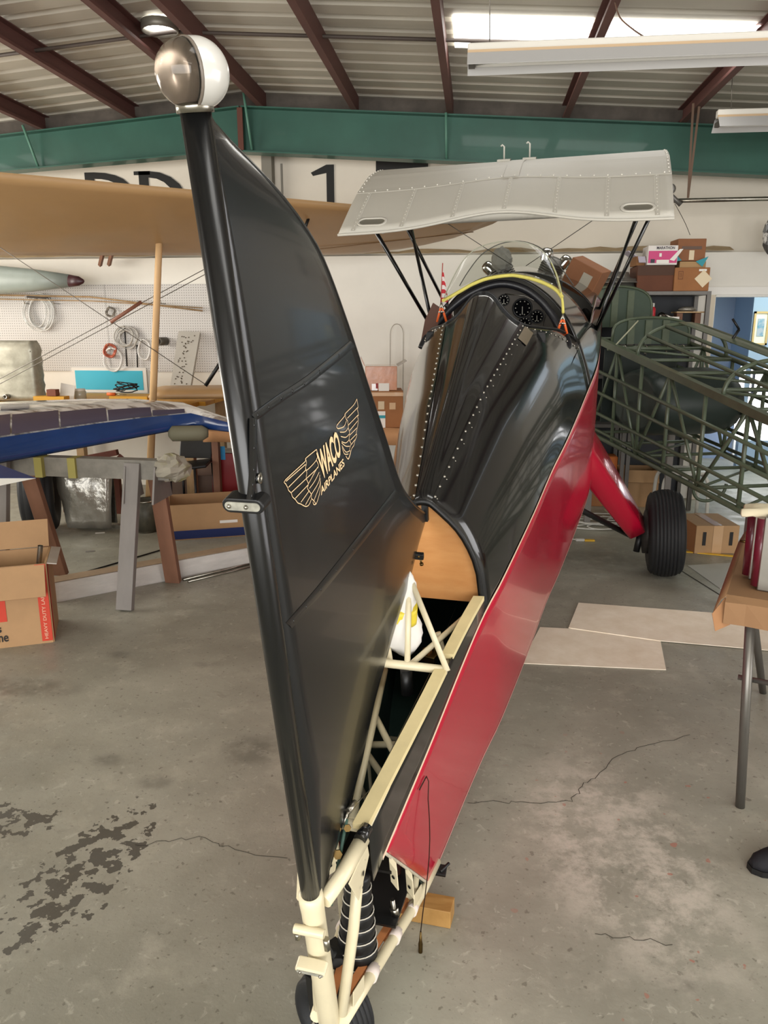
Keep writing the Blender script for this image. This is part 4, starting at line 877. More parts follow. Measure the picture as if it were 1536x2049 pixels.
class Carton:
    """box standing on z with its front-left bottom corner at p0, front edge along x"""
    def __init__(s, name, label, p0, x, size, mat=None, cat='box', group=None, open_top=False):
        s.p, s.x, s.y, s.s = Vector(p0), Vector(x).normalized(), None, size; s.y = Vector((-s.x.y, s.x.x, 0)); s.m = mat or MCARD
        s.t = thing(name, label, cat, s.pt(.5, .5, 0), group); w, d, h = size; mb = MB()
        if not open_top: mb.obox(s.pt(.5, .5, .5), s.x*w/2, s.y*d/2, (0, 0, h/2)); s.body = mb.build('carton_body', s.m, s.t, bev=.004)
        else:
            k = .006
            for a, b, ex, ey in ((.5, 0, w/2, k), (.5, 1, w/2, k), (0, .5, k, d/2), (1, .5, k, d/2)):
                mb = MB(); mb.obox(s.pt(a, b, .5), s.x*ex, s.y*ey, (0, 0, h/2)); mb.build('carton_wall', s.m, s.t)
            mb = MB(); mb.obox(s.pt(.5, .5, 0)+Vector((0, 0, .008)), s.x*w/2, s.y*d/2, (0, 0, .006)); s.body = mb.build('carton_bottom', MCARDI, s.t)
    def pt(s, a, b, c): w, d, h = s.s; return s.p+s.x*w*a+s.y*d*b+Vector((0, 0, h*c))
    def front(s, name, a0, a1, c0, c1, mat, off=.0025):
        mb = MB(); y = -s.y*off; mb.add([s.pt(a0, 0, c0)+y, s.pt(a1, 0, c0)+y, s.pt(a1, 0, c1)+y, s.pt(a0, 0, c1)+y], [(0, 1, 2, 3)]); mb.build(name, mat, s.t); return s
    def top(s, name, a0, a1, b0, b1, mat, off=.0025):
        mb = MB(); z = Vector((0, 0, off)); mb.add([s.pt(a0, b0, 1)+z, s.pt(a1, b0, 1)+z, s.pt(a1, b1, 1)+z, s.pt(a0, b1, 1)+z], [(0, 1, 2, 3)]); mb.build(name, mat, s.t); return s
    def side(s, name, b0, b1, c0, c1, mat, a=1, off=.0025):
        mb = MB(); z = s.x*off*(1 if a else -1); mb.add([s.pt(a, b0, c0)+z, s.pt(a, b1, c0)+z, s.pt(a, b1, c1)+z, s.pt(a, b0, c1)+z], [(0, 1, 2, 3)]); mb.build(name, mat, s.t); return s
    def text(s, txt, a0, a1, c0, c1, mat=None, vert=False, off=.0035):
        mb = MB(); y = -s.y*off; q = [s.pt(a0, 0, c0)+y, s.pt(a1, 0, c0)+y, s.pt(a1, 0, c1)+y, s.pt(a0, 0, c1)+y]
        if vert: q = [q[1], q[2], q[3], q[0]]
        quad_text(mb, txt, *q, bold=.015); mb.build('lettering', mat or MINK, s.t); return s
    def flap(s, edge, ang, ln, mat=None):             # edge: front/back/left/right, angle from vertical outward
        w, d, h = s.s; e = {'front': (s.pt(.5, 0, 1), s.x*w/2, -s.y), 'back': (s.pt(.5, 1, 1), s.x*w/2, s.y), 'left': (s.pt(0, .5, 1), s.y*d/2, -s.x), 'right': (s.pt(1, .5, 1), s.y*d/2, s.x)}[edge]
        dr = e[2]*math.sin(R_(ang))+Vector((0, 0, math.cos(R_(ang)))); n = e[1].cross(dr).normalized()
        mb = MB(); mb.obox(e[0]+dr*ln/2+dr*.004+e[2]*.004, e[1]*.98, dr*ln/2, n*.003); mb.build('flap', mat or s.m, s.t); return s
def loft_thing(name, label, cat, rings, mat, **k):
    mb = MB(); mb.loft(rings); return tag(mb.build(name, mat, **k), label, cat)

# ---- tan fabric wing stored overhead
MTW = M('tan_wing_fabric', '#ad8a5e', 0.5, var=0.07, vscale=1.6, coat=0.12)
A0, A1 = P(0, 345, Y=4.8), P(1003, 436, Y=6.9); B0 = P(0, 512, Y=6.05)
def tanw(t, x):                                       # x 0 leading edge .. 1 trailing edge
    le = A0+(A1-A0)*t; cv = (B0-A0).lerp(P(620, 511, Y=7.1)-(A0+(A1-A0)*.66), max(0, min(1, t/.66)))
    k = 1.0 if t < .62 else math.sqrt(max(0.0, 1-((t-.62)/.385)**2))**1.1
    return le, cv*max(.02, k)
rings = []
for i in range(31):
    t = lerp(-.35, 1.0, (i/30)); le, cv = tanw(t, 0); n = cv.cross(A1-A0).normalized()
    if n.z < 0: n = -n
    th = .10*min(1, cv.length/.8); r = []
    for j in range(13): x = j/12; r.append(le+cv*x+n*th*(1.35*math.sqrt(x)*(1-x)+.02))
    for j in range(11, 0, -1): x = j/12; r.append(le+cv*x-n*th*(.75*math.sqrt(x)*(1-x)**.8+.02))
    rings.append(r)
TW = thing('tan_wing', 'long tan fabric wing stored overhead across the upper left', 'wing', (A0+B0)/2)
mb = MB(); mb.loft(rings); mb.build('wing_skin', MTW, TW)
le0, cv0 = tanw(.63, 0); le1, cv1 = tanw(.97, 0); mb = MB(); n = cv0.cross(A1-A0).normalized(); n = -n if n.z > 0 else n
mb.tube([le0+cv0*.80+n*.035, le1+cv1*.6+n*.03], .004, 6); mb.build('aileron_gap', M('aileron_line', '#6d5030', 0.6), TW)
mb = MB(); q = P(612, 448, Y=6.2); mb.tube([q+Vector((0.02, 0, .04)), q+Vector((-.02, 0, -.06))], .012, 8); mb.build('strut_fitting', MBK, TW)
ptop, pbot = P(317, 519, Y=6.25), P(306, 800, Y=6.25); d = (pbot-ptop)/(ptop.z-pbot.z); pfl = ptop+d*ptop.z
mb = MB(); mb.tube([pfl, ptop, ptop-d*.13], [.033, .027, .027], 12); tag(mb.build('wing_prop_pole', M('pole_wood', '#d0ab7c', 0.6, var=.12, vscale=9, stretch=(1, 1, .3))), 'round pale wooden pole propping the tan wing above the bench', 'pole')
for x, y0, y1 in ((202, 505, 531), (220, 505, 530)):
    a, b = P(x+4, y0, Y=7.6), P(x-2, y1, Y=7.75); mb = MB(); mb.bar(a, b, .03, .03, up=(0, 1, 0)); mb.build('support_leg', MBRNW, TW)
# lower tan wing on the bench
r0, r1 = P(285, 803, Y=6.3), P(560, 780, Y=6.6); rings = []
for i in range(9):
    c = r0.lerp(r1, i/8); c.z = 1.10; r = []
    for j in range(10): x = j/9; r.append(c+Vector((.05, .9*x, .10*math.sqrt(x)*(1-x)*1.9)))
    for j in range(8, 0, -1): x = j/9; r.append(c+Vector((.05, .9*x, -.055*math.sqrt(x)*(1-x)*1.6)))
    rings.append(r)
loft_thing('tan_lower_wing', 'tan fabric wing lying flat on the bench below the leaning board', 'wing', rings, MTW)
# rigging wires crossing in front of the pegboard with a wooden fairing stick
RG = thing('rigging_wires', 'crossed grey rigging wires with a brown wooden spacer stick in front of the pegboard', 'wires', P(220, 643, Y=5.9))
mwi = M('wire_grey', '#77726a', 0.4, metal=0.5)
for pa, pb, ya, yb in (((-60, 455), (415, 772), 5.6, 6.4), ((-60, 790), (440, 522), 5.7, 6.5), ((-60, 800), (440, 533), 5.7, 6.5)):
    mb = MB(); mb.tube([P(*pa, Y=ya), P(*pb, Y=yb)], .0035, 6); mb.build('wire', mwi, RG)
mb = MB(); mb.tube([P(221, 645, Y=5.98), P(283, 604, Y=6.1)], .014, 8); mb.build('spacer_stick', M('reddish_stick', '#8a5b48', 0.5), RG)
mb = MB(); mb.tube([P(411, 772, Y=6.4), P(452, 708, Y=6.45)], .016, 8); mb.build('interplane_strut', MBK, RG)
# grey blade with a maroon tip on wall brackets
z6 = lambda x, y: (x/5.908, 480+y/5.908)
up_ = [(-900, 250), (-400, 280), (0, 305), (400, 345), (820, 408), (930, 430), (985, 465)]; lo_ = [(-900, 650), (-400, 650), (0, 642), (400, 612), (820, 560), (930, 545), (985, 515)]
BL = thing('propeller_blade', 'pale grey tapered blade with a maroon tip, mounted high at the left edge', 'blade', P(0, 560, Y=7.5))
def bl(pts_u, pts_l):
    rr = []
    for a, b in zip(pts_u, pts_l):
        p, q = P(*z6(*a), Y=7.5), P(*z6(*b), Y=7.5); c = (p+q)/2; h = (p-q)/2
        rr.append([c+h*math.cos(t)+Vector((0, 1, 0))*.07*math.sin(t)*min(1, h.length/.1) for t in [2*math.pi*k/16 for k in range(16)]])
    return rr
mb = MB(); mb.loft(bl(up_[:5], lo_[:5])); mb.build('blade_body', M('grey_blade_paint', '#8b938c', 0.35, var=0.12, vscale=3), BL)
mb = MB(); mb.loft(bl(up_[4:]+[(998, 485)], lo_[4:]+[(998, 492)])); mb.build('blade_tip', M('maroon_tip', '#3a1c20', 0.4), BL)
for x in (-80, 60):
    q = P(x, 590, Y=7.5); mb = MB(); mb.bar((q.x, 7.42, q.z-.02), (q.x, 7.86, q.z-.02), .02, .02); mb.build('wall_bracket', MGREYW, BL)
# pegboard with tubing on hooks
YP = 7.855
def peg_mat():
    m = bpy.data.materials.new('pegboard'); m.use_nodes = True; nt = m.node_tree; N = nt.nodes; L = nt.links; b = N['Principled BSDF']; b.inputs['Roughness'].default_value = .7
    tc = N.new('ShaderNodeTexCoord'); mp = N.new('ShaderNodeVectorMath'); mp.operation = 'MULTIPLY'; mp.inputs[1].default_value = (39.4, 0, 39.4); L.new(tc.outputs['Object'], mp.inputs[0])
    fr = N.new('ShaderNodeVectorMath'); fr.operation = 'FRACTION'; L.new(mp.outputs[0], fr.inputs[0]); sb = N.new('ShaderNodeVectorMath'); sb.operation = 'SUBTRACT'; sb.inputs[1].default_value = (.5, 0, .5); L.new(fr.outputs[0], sb.inputs[0])
    ln = N.new('ShaderNodeVectorMath'); ln.operation = 'LENGTH'; L.new(sb.outputs[0], ln.inputs[0]); lt = N.new('ShaderNodeMath'); lt.operation = 'LESS_THAN'; lt.inputs[1].default_value = .17; L.new(ln.outputs['Value'], lt.inputs[0])
    mx = N.new('ShaderNodeMix'); mx.data_type = 'RGBA'; mx.inputs[6].default_value = (*lin('#c9c6c2'), 1); mx.inputs[7].default_value = (*lin('#6d6a66'), 1); L.new(lt.outputs[0], mx.inputs[0]); L.new(mx.outputs[2], b.inputs['Base Color']); return m
a, b = P(-200, 740, Y=YP), P(425, 568, Y=YP); PGM = peg_mat()
for x0, x1 in ((a.x-.8, P(-20, 600, Y=YP).x), (P(-20, 600, Y=YP).x+.004, P(210, 600, Y=YP).x), (P(210, 600, Y=YP).x+.004, b.x+.3)):
    mb = MB(); mb.box(((x0+x1)/2, YP+.012, (a.z+b.z)/2), (x1-x0, .012, b.z-a.z)); mb.build('pegboard', PGM, WALL)
def coil(name, label, px, py, rx, rz, r, mat, turns, group='tubing coils on the pegboard', tilt=0.0, sp=.35):
    c = P(px, py, Y=YP-.03); k = 7.85/1539; t = thing(name, label, 'coil', c, group); random.seed(px)
    for i in range(turns):
        ox, oz = random.uniform(-sp, sp)*rx*k, -abs(random.uniform(0, sp))*rz*k; s = random.uniform(.75, 1.05)
        mb = MB(); mb.tube([c+Vector((ox+rx*k*s*math.cos(a_+tilt), .012*math.sin(3*a_)-.006*i, oz+rz*k*s*math.sin(a_))) for a_ in [2*math.pi*j/28 for j in range(28)]], r, 6, closed=True); mb.build('loop', mat, t)
    mb = MB(); mb.tube([c+Vector((0, .03, rz*k*.8)), c+Vector((0, -.04, rz*k*.8)), c+Vector((0, -.045, rz*k*.8+.02))], .004, 6); mb.build('hook', MST, t); return t
MCLR = M('clear_hose', '#dcdcd8', 0.15, coat=0.6, alpha=.75); MWH = M('white_hose', '#e9e8e4', 0.3)
coil('clear_hose_coil', 'large loose coil of clear hose under the grey blade', 78, 622, 27, 34, .006, MCLR, 7)
coil('wire_coil', 'small round grey coil high on the pegboard', 222, 624, 10, 10, .006, M('coil_grey', '#8d877e', 0.4, metal=.4), 3, sp=.1)
coil('silver_hose_coil', 'grey and white hose coil beside the wooden pole', 253, 672, 23, 22, .007, M('coil_silver', '#b5b2ab', 0.3), 5)
coil('copper_tube_coil', 'small copper red tube coil on the pegboard', 220, 701, 13, 13, .010, M('copper_red', '#b0604a', 0.35, metal=.3), 3, sp=.15)
coil('white_hose_loop', 'white hose loop hanging below the copper coil', 227, 718, 20, 24, .008, MWH, 2, sp=.1)
coil('white_hose_ring', 'tall white hose ring right next to the pole', 288, 699, 14, 22, .009, MWH, 2, sp=.08)
for x0, y0, x1, y1 in ((249, 655, 254, 733), (274, 690, 275, 735)):
    mb = MB(); mb.tube([P(x0, y0, Y=YP-.03), P(x1, y1, Y=YP-.03)], .007, 6); tag(mb.build('black_hose', MBK), 'black rubber hose hanging straight down at %s of the silver coil' % ('left' if x0 < 260 else 'right'), 'hose', 'hanging black hoses')
c = P(325, 683, Y=YP-.06); mb = MB(); mb.lathe([(.028, -.05), (.042, -.05), (.042, .05), (.028, .05)], c, (.5, 1, 0), 18, closed=True); tag(mb.build('pipe_sleeve', M('dark_sleeve', '#57524a', 0.5, metal=.4)), 'short dark ribbed pipe sleeve hung beside the pole', 'sleeve')
for k, (y0, y1) in enumerate(((592, 612), (600, 606))):
    mb = MB(); mb.tube([P(-30, y0-2, Y=YP-.08), P(180, y0+2, Y=YP-.08), P(405, y1+10, Y=YP-.08)], .009 if k == 0 else .006, 6); tag(mb.build('wooden_rod', MWOOD), ('long thick' if k == 0 else 'long thin')+' wooden rod lying across the pegboard hooks', 'rod')
for x in (60, 118, 285, 330):
    q = P(x, 608, Y=YP); mb = MB(); mb.tube([q+Vector((0, .02, 0)), q+Vector((0, -.1, 0)), q+Vector((0, -.105, .03))], .005, 6); mb.build('rod_hook', MST, WALL)
# bench along the back wall
bz = 1.0
BN = thing('workbench', 'yellow wooden workbench against the pegboard wall', 'bench', (-3.9, 7.2, 0))
MYEL = M('yellow_plank', '#d29a2c', 0.55, var=0.08, vscale=8, stretch=(.3, 3, 1))
xl, xr = -5.8, P(425, 790, Y=7.2).x
for k in range(4):
    y = 6.86+k*.26; mb = MB(); mb.box(((xl+xr)/2+(.0 if k else -.03), y, bz-.02), (xr-xl-(.0 if k else .06), .25, .04)); mb.build('plank', MYEL, BN, bev=.004)
for x in (xl+.2, (xl+xr)/2, xr-.1):
    for y in (6.8, 7.7): mb = MB(); mb.box((x, y, (bz-.04)/2), (.08, .08, bz-.04)); mb.build('leg', MWOOD, BN)
q0 = P(85, 776, Y=6.75)
mb = MB(); mb.box((q0.x+.06, 6.78, bz+.03), (.3, .1, .055)); tag(mb.build('yellow_block', MYEL), 'short yellow wooden block on the left part of the bench', 'block')
mb = MB(); mb.box((P(258, 783, Y=6.75).x, 6.78, bz+.035), (.36, .12, .065)); tag(mb.build('yellow_beam', MYEL), 'yellow wooden beam at the bench front under the cables', 'beam')
def on_bench(x, y=7.0): return P(x, 780, Y=y).x
c = Vector((on_bench(108, 6.8), 6.78, bz+.06)); mb = MB(); mb.box(c+Vector((0, 0, .03)), (.09, .07, .06)); tag(mb.build('brown_carton', M('red_brown_box', '#7a4430', .7), bev=.003), 'small red-brown carton on the yellow block', 'box')
a = Vector((on_bench(132, 6.95), 6.95, bz)); mb = MB(); mb.obox(a+Vector((0, .02, .075)), (.07, 0, -.012), (0, .03, .075), (0, .003, -.001)); tag(mb.build('white_card', MLAB), 'white sheet of card propped up on the bench', 'card')
c = Vector((on_bench(160, 7.1), 7.1, bz)); JR = thing('glass_jar', 'squat jar with a pale lid on the bench beside the white card', 'jar', c); mb = MB(); mb.lathe([(.0001, 0), (.05, 0), (.055, .01), (.055, .07), (.045, .085)], c, (0, 0, 1), 18); mb.build('jar_body', M('jar_glass', '#b8b4a4', .15), JR); mb = MB(); mb.lathe([(.048, .082), (.048, .1), (.0001, .1)], c, (0, 0, 1), 18); mb.build('lid', MLAB, JR)
a, b = P(150, 775, Y=7.82), P(283, 750, Y=7.82); mb = MB(); mb.box(((a.x+b.x)/2, 7.855, bz+.13), (b.x-a.x+.08, .01, .26)); PO = tag(mb.build('poster', MLAB), 'long cyan poster with white border leaning on the wall behind the bench', 'poster')
mb = MB(); mb.box(((a.x+b.x)/2, 7.848, bz+.13), (b.x-a.x, .004, .2)); mb.build('poster_print', M('cyan_print', '#3fb4cf', .5), PO)
random.seed(3); c = Vector((on_bench(254, 6.8), 6.8, bz+.10)); mb = MB()
for i in range(5): mb.tube([c+Vector((random.uniform(-.02, .02)+(.05+.03*random.random())*math.cos(t)*1.5, (.04)*math.sin(t), .03+.03*i*.3+.03*math.sin(t+i))) for t in [2*math.pi*j/18 for j in range(18)]], .005, 6, closed=True)
tag(mb.build('cable_bundle', MBK), 'tangled black cable on the yellow beam', 'cable')
c = Vector((on_bench(225, 6.78), 6.77, bz+.078)); SD = thing('screwdriver', 'screwdriver with an orange handle lying on the yellow beam', 'screwdriver', c); mb = MB(); mb.tube([c+Vector((-.05, 0, .005)), c+Vector((.03, 0, .005))], .014, 8); mb.build('handle', M('orange_plastic', '#d9662a', .4), SD); mb = MB(); mb.tube([c+Vector((.03, 0, .005)), c+Vector((.13, .01, .0))], .004, 6); mb.build('shaft', MST, SD)
# dented aluminium tank
FT = thing('aluminium_tank', 'weathered grey aluminium tank standing upright on the bench at the left edge', 'tank', P(20, 800, Y=6.95))
x0, x1 = P(-60, 740, Y=6.75).x, P(66, 740, Y=6.75).x; zt = P(30, 682, Y=6.75).z; z_ = bz+.01; rings = []
for i in range(13):
    t = i/12; z = lerp(z_, zt, t); ins = .03*(max(0, (t-.88)/.12))**2; bul = .006*math.sin(t*math.pi*10); r = []
    for sx, sy in ((-1, -1), (1, -1), (1, 1), (-1, 1)):
        for k in range(4):
            a = math.atan2(sy, sx)+R_(-45+30*k); cx = (x0+x1)/2+sx*((x1-x0)/2-.05); cy = 6.87+sy*.04
            r.append(Vector((cx+(.05-ins+bul)*math.cos(a), cy+(.05-ins+bul)*math.sin(a), z)))
    rings.append(r)
mb = MB(); mb.loft(rings); mb.build('tank_body', M('weathered_aluminium', '#8b8778', .45, metal=.45, col2='#b4b0a0', vscale=7, bump=.2, bscale=12), FT)
mb = MB(); q = P(14, 798, Y=6.75); mb.lathe([(.012, 0), (.024, 0), (.024, -.05), (.012, -.05)], (q.x, 6.77, 1.05), (0, 1, 0), 14, closed=True); mb.build('filler_neck', MST, FT)
mb = MB(); zz = P(30, 703, Y=6.77).z
for k in range(18): mb.ball((lerp(x0+.03, x1-.03, k/17), 6.782, zz), .007, 6, 4)
o = mb.build('rivet_band', MST, FT); o['kind'] = 'stuff'
# perforated grey board leaning on the wall
q = [P(357, 662, Y=7.7), P(400, 664, Y=7.7), P(378, 790, Y=7.2), P(338, 790, Y=7.2)]; 
LB = thing('perforated_board', 'pale grey board speckled with holes leaning against the pegboard', 'board', (q[2]+q[3])/2); mb = MB(); n = (q[1]-q[0]).cross(q[3]-q[0]).normalized(); n = n if n.y < 0 else -n; mb.prism(q, -n*.04); mb.build('board_panel', M('pale_board', '#b9b4aa', .6, var=.06, vscale=6), LB)
random.seed(5); mb = MB()
for k in range(60):
    a_, b_ = random.uniform(.2, .8) if k % 2 else random.uniform(.35, .6), random.uniform(.05, .95); c = (q[0]*(1-a_)+q[1]*a_)*(1-b_)+(q[3]*(1-a_)+q[2]*a_)*b_; x_, y_ = frame_of(n); r = .008
    mb.add([c+n*.002+(x_*math.cos(t)+y_*math.sin(t))*r for t in [math.pi*j/3 for j in range(6)]], [tuple(range(6))])
o = mb.build('punched_holes', M('hole_brown', '#5b5043', .8), LB); o['kind'] = 'stuff'

# ---- blue and white wing on the sawhorse
N0, C1, C2 = P(-170, 950, Y=3.95), P(385, 848, Y=5.35), P(462, 858, Y=5.2)
F0, F1 = P(-130, 835, Y=6.0), P(470, 846, Y=5.75)
near = [N0.lerp(C1, k/10) for k in range(11)]+[C1.lerp(C2, k/3) for k in range(1, 4)]
far = [F0.lerp(F1, k/13) for k in range(14)]
BW = thing('blue_wing', 'blue edged white and slate wing lying across the sawhorse at left', 'wing', (N0+F0)/2)
def bwp(i, s):
    a, b = near[i] + Vector((0, 0, .02)), far[i]; p = a.lerp(b, s); p.z += .215*math.sin(math.pi*min(1, s**.62))*itp(((0, 1.2), (3, 1.16), (6, 1.06), (8, .92), (10, .66), (13, .2)), i); return p
mb = MB(); mb.grid([[bwp(i, s/12) for s in range(13)] for i in range(14)]); mb.grid([[near[i]-Vector((0, 0, .025)), near[i].lerp(far[i], .5)-Vector((0, 0, .05)), far[i]] for i in range(14)])
mb.grid([[bwp(0, s/12) for s in range(13)], [near[0].lerp(far[0], s/12)-Vector((0, 0, .045*(1-s/12))) for s in range(13)]])
mb.build('wing_skin', M('white_dope_reflections', '#dedbd5', 0.10, col2='#857c74', vscale=3.2, thr=(.46, .58), stretch=(1.2, 4, 1), coat=.6), BW)  # grey-brown streaks are reflections put into the white skin's colour
MBLU = M('blue_gloss', '#173568', 0.3, coat=.35, var=.15, vscale=4)
mb = MB(); mb.grid([[bwp(i, .035)+Vector((0, 0, .003)) for i in range(14)], [bwp(i, .012)+Vector((0, 0, .006)) for i in range(14)], [near[i]+Vector((.008, -.008, .018)) for i in range(14)], [near[i]+Vector((.012, -.012, 0)) for i in range(14)], [near[i]+Vector((.004, -.004, -.02)) for i in range(14)], [near[i].lerp(far[i], .06)-Vector((0, 0, .028)) for i in range(14)]]); mb.build('leading_edge', MBLU, BW)
MSLA = M('slate_gloss', '#4a4658', 0.2, coat=.5)  # dark slate squares set just above the white skin
for k, (i0, i1, s0, s1) in enumerate(((1.2, 2.96, .04, .15), (3.02, 4.66, .04, .145), (4.72, 6.46, .04, .13), (6.52, 8.26, .04, .11), (8.32, 9.7, .04, .08), (2.6, 3.6, .19, .25))):
    def f(i, s): j = min(int(i), 12); return bwp(j, s).lerp(bwp(j+1, s), i-j)+Vector((0, 0, .004))
    mb = MB(); mb.grid([[f(lerp(i0, i1, a/4)+(s0+(s1-s0)*b/4)*1.2, s0+(s1-s0)*b/4) for b in range(5)] for a in range(5)]); mb.build('slate_panel', MSLA, BW)
# sawhorse
SH_ = thing('sawhorse', 'grey and brown wooden sawhorse carrying the blue wing', 'sawhorse', (-2.45, 4.5, 0))
f1, f2 = P(250, 1222, Z=0), P(347, 1165, Z=0); g2 = P(122, 1150, Z=0); g1 = Vector((g2.x-.09, g2.y-.57, 0))
ty = (f1.y+f2.y)/2; zt_ = .875; tb0, tb1 = Vector((g2.x-.35, ty+.06, zt_-.04)), Vector((f2.x+.16, ty-.02, zt_-.04))
mb = MB(); mb.bar(tb0, tb1, .09, .12); mb.build('top_beam', M('taped_beam', '#77736a', .6, var=.25, vscale=9), SH_)
for (ft, m_, sy) in ((f1, MGREYW, -1), (f2, MBRNW, 1), (g1, MGREYW, -1), (g2, MBRNW, 1)):
    top = Vector((ft.x+(.02 if ft.x > -2.4 else .0), ty+sy*.05, zt_)); mb = MB(); mb.bar(ft+Vector((0, 0, .005)), top, .10, .045, up=(0, 1, 0)); mb.build('leg', m_, SH_, bev=.003)
mb = MB(); cxx = f2.x+.0; mb.add([(cxx-.11, ty-.085, .86), (cxx-.11, ty+.085, .86), (cxx-.11, ty+.15, .64), (cxx-.11, ty-.15, .64)], [(0, 1, 2, 3)]); mb.add([(cxx+.08, ty-.085, .86), (cxx+.08, ty+.085, .86), (cxx+.08, ty+.15, .64), (cxx+.08, ty-.15, .64)], [(0, 1, 2, 3)]); mb.build('gusset', MGREYW, SH_, solid=.012)
for x in (tb0.x+.5, tb0.x+.72): mb = MB(); mb.box((x, ty, zt_-.04), (.05, .1, .126)); mb.build('yellow_tape', M('yellow_tape', '#938a4a', .6), SH_)
# crumpled paper padding on the beam end
def blob(c, r, sc, seed, n=14, m=9, amp=.25):
    random.seed(seed); mb = MB(); mb.ball((0, 0, 0), r, n, m, sc=sc)
    for p in mb.v: p *= 1+random.uniform(-amp, amp)
    for p in mb.v: p += Vector(c)
    for i in range(len(mb.sm)): mb.sm[i] = amp < .12
    return mb
blob((tb1.x-.0, ty-.02, zt_-.03), .115, (1.05, .7, .72), 11, amp=.16).build('paper_padding', M('crumpled_paper', '#8e887a', .8, col2='#7d784a', vscale=4, thr=(.5, .6)), SH_)
c = P(372, 868, Y=5.2); mb = MB(); mb.tube([c+Vector((-.12, 0, 0)), c+Vector((-.1, 0, 0)), c+Vector((.1, .05, 0)), c+Vector((.14, .06, 0))], [.03, .055, .055, .03], 14); tag(mb.build('grey_roll', M('roll_grey', '#6f6c58', .7)), 'short grey-green padded roll tucked under the blue wing tip', 'roll')
# tail surface tip at the left edge
e0, e1, e2 = P(-160, 925, Y=3.6), P(72, 957, Y=3.75), P(-160, 1005, Y=3.5)
ET = thing('tail_surface_tip', 'pointed blue and white tail surface tip poking in at the left edge', 'wing tip', (e0+e2)/2)
b_ = P(-160, 975, Y=4.1); mb = MB(); mb.add([e0+Vector((0, .3, .02)), P(-160, 957, Y=3.55), e1], [(0, 1, 2)]); mb.build('blue_face', M('blue_gloss'), ET, solid=.004)
mb = MB(); mb.add([P(-160, 957, Y=3.55), e2, e1, e0+Vector((0, .3, .02))], [(0, 1, 2), (1, 3, 2), (0, 3, 1)]); mb.build('white_face', M('white_gloss', '#c9c6bc', .3, coat=.4), ET)
mb = MB(); s = e2.lerp(e1, .1); mb.box((s.x-.25, s.y+.1, s.z/2-.02), (.12, .12, s.z-.03)); mb.build('stand', MWOOD, ET)
# old wheel, film-wrapped panels, pail
c = P(88, 1063, Z=0); R = (P(88, 908, Y=c.y).z)/2; WH = thing('old_wheel', 'large black tyre with a pale rim standing behind the sawhorse', 'wheel', c)
wheel('tyre', c+Vector((0, 0, R)), (-.92, -.40, 0), R, .27, 3, WH, M('rim_grey', '#a5a49e', .4, metal=.3, var=.3, vscale=12), R*.5)
q = [P(108, 946, Y=5.9), P(218, 928, Y=6.0), P(222, 1058, Y=6.0), P(128, 1060, Y=5.85)]; mb = MB(); random.seed(2); rows = []
for i in range(9):
    r = []
    for j in range(9):
        a, b = i/8, j/8; p = (q[0]*(1-a)+q[1]*a)*(1-b)+(q[3]*(1-a)+q[2]*a)*b; r.append(p+Vector((0, random.uniform(-.012, .012)+.06*abs(a-b), 0)))
    rows.append(r)
FW = thing('film_wrapped_stack', 'upright stack of panels wrapped in crinkled silver film next to the tyre', 'panels', P(175, 1064, Y=5.95)); mb.grid(rows); mb.build('film', MFOIL, FW, solid=.003)
for k in range(3): mb = MB(); mb.box(((q[2].x+q[3].x)/2+.02, 6.08+k*.02, .015+.0), (.4, .014, .03)); mb.box(((q[2].x+q[3].x)/2+.02, 6.08+k*.02, .30), (.34-.02*k, .012, .5)); mb.build('panel', MST, FW)
c = P(295, 1062, Z=0); PL = thing('paint_pail', 'dark paint-stained pail with a silver rim behind the sawhorse leg', 'pail', c); h = P(295, 1000, Y=c.y).z
mb = MB(); mb.lathe([(.0001, .004), (.085, .004), (.095, h), (.088, h), (.08, .02)], c, (0, 0, 1), 20); mb.build('pail_body', M('stained_black', '#35332d', .5, col2='#5d5a4c', vscale=9), PL); mb = MB(); mb.lathe([(.0955, h-.012), (.1, h-.006), (.1, h), (.0955, h+.004)], c, (0, 0, 1), 20); mb.build('rim', MST, PL); mb = MB(); mb.lathe([(.086, .004), (.09, 0), (.09, .012)], c, (0, 0, 1), 20); mb.build('base_rim', MST, PL)
# long open carton with a blue band
p0, p1 = P(342, 1082, Z=0), P(520, 1070, Z=0); x, y, l = frame2(p0, p1); h = P(340, 1012, Y=p0.y).z
CB = Carton('long_carton', 'long open cardboard carton with a blue band, on the floor behind the fin post', p0, x, (l, .42, h), open_top=True)
CB.front('blue_band', 0, 1, .03, .27, M('blue_print', '#1b2b60', .7), off=.009).front('sticker', .55, .75, .42, .5, MLAB, off=.009)
# paper covered table along the back wall, things on and under it
PT = thing('paper_table', 'low table covered in brown paper against the back wall', 'table', (-1.3, 7.0, 0)); tz = .80
mb = MB(); mb.box((-1.25, 7.05, tz-.015), (2.3, 1.0, .03)); mb.build('table_top', MWOOD, PT)
mb = MB(); random.seed(9); rows = []
for j, (yy, zz) in enumerate(((7.5, tz+.004), (6.9, tz+.006), (6.55, tz+.004), (6.535, tz-.03), (6.53, tz-.11))): rows.append([Vector((-2.38+2.26*k/24, yy+(random.uniform(-.012, .012) if j > 2 else 0), zz+(random.uniform(0, .008)))) for k in range(25)])
mb.grid(rows); mb.build('paper_cover', M('kraft_paper', '#b5865c', .8, var=.08, vscale=5), PT, solid=.002)
for x in (-2.3, -.2):
    for y in (6.62, 7.48): mb = MB(); mb.box((x, y, (tz-.03)/2), (.06, .06, tz-.03)); mb.build('leg', MBRNW, PT)
cz = tz+.012
p0 = P(738, 850, Y=6.75); x_, y_, _ = frame2(P(738, 850, Y=6.75), P(815, 850, Y=6.8)); w = (P(806, 850, Y=6.78)-p0).length
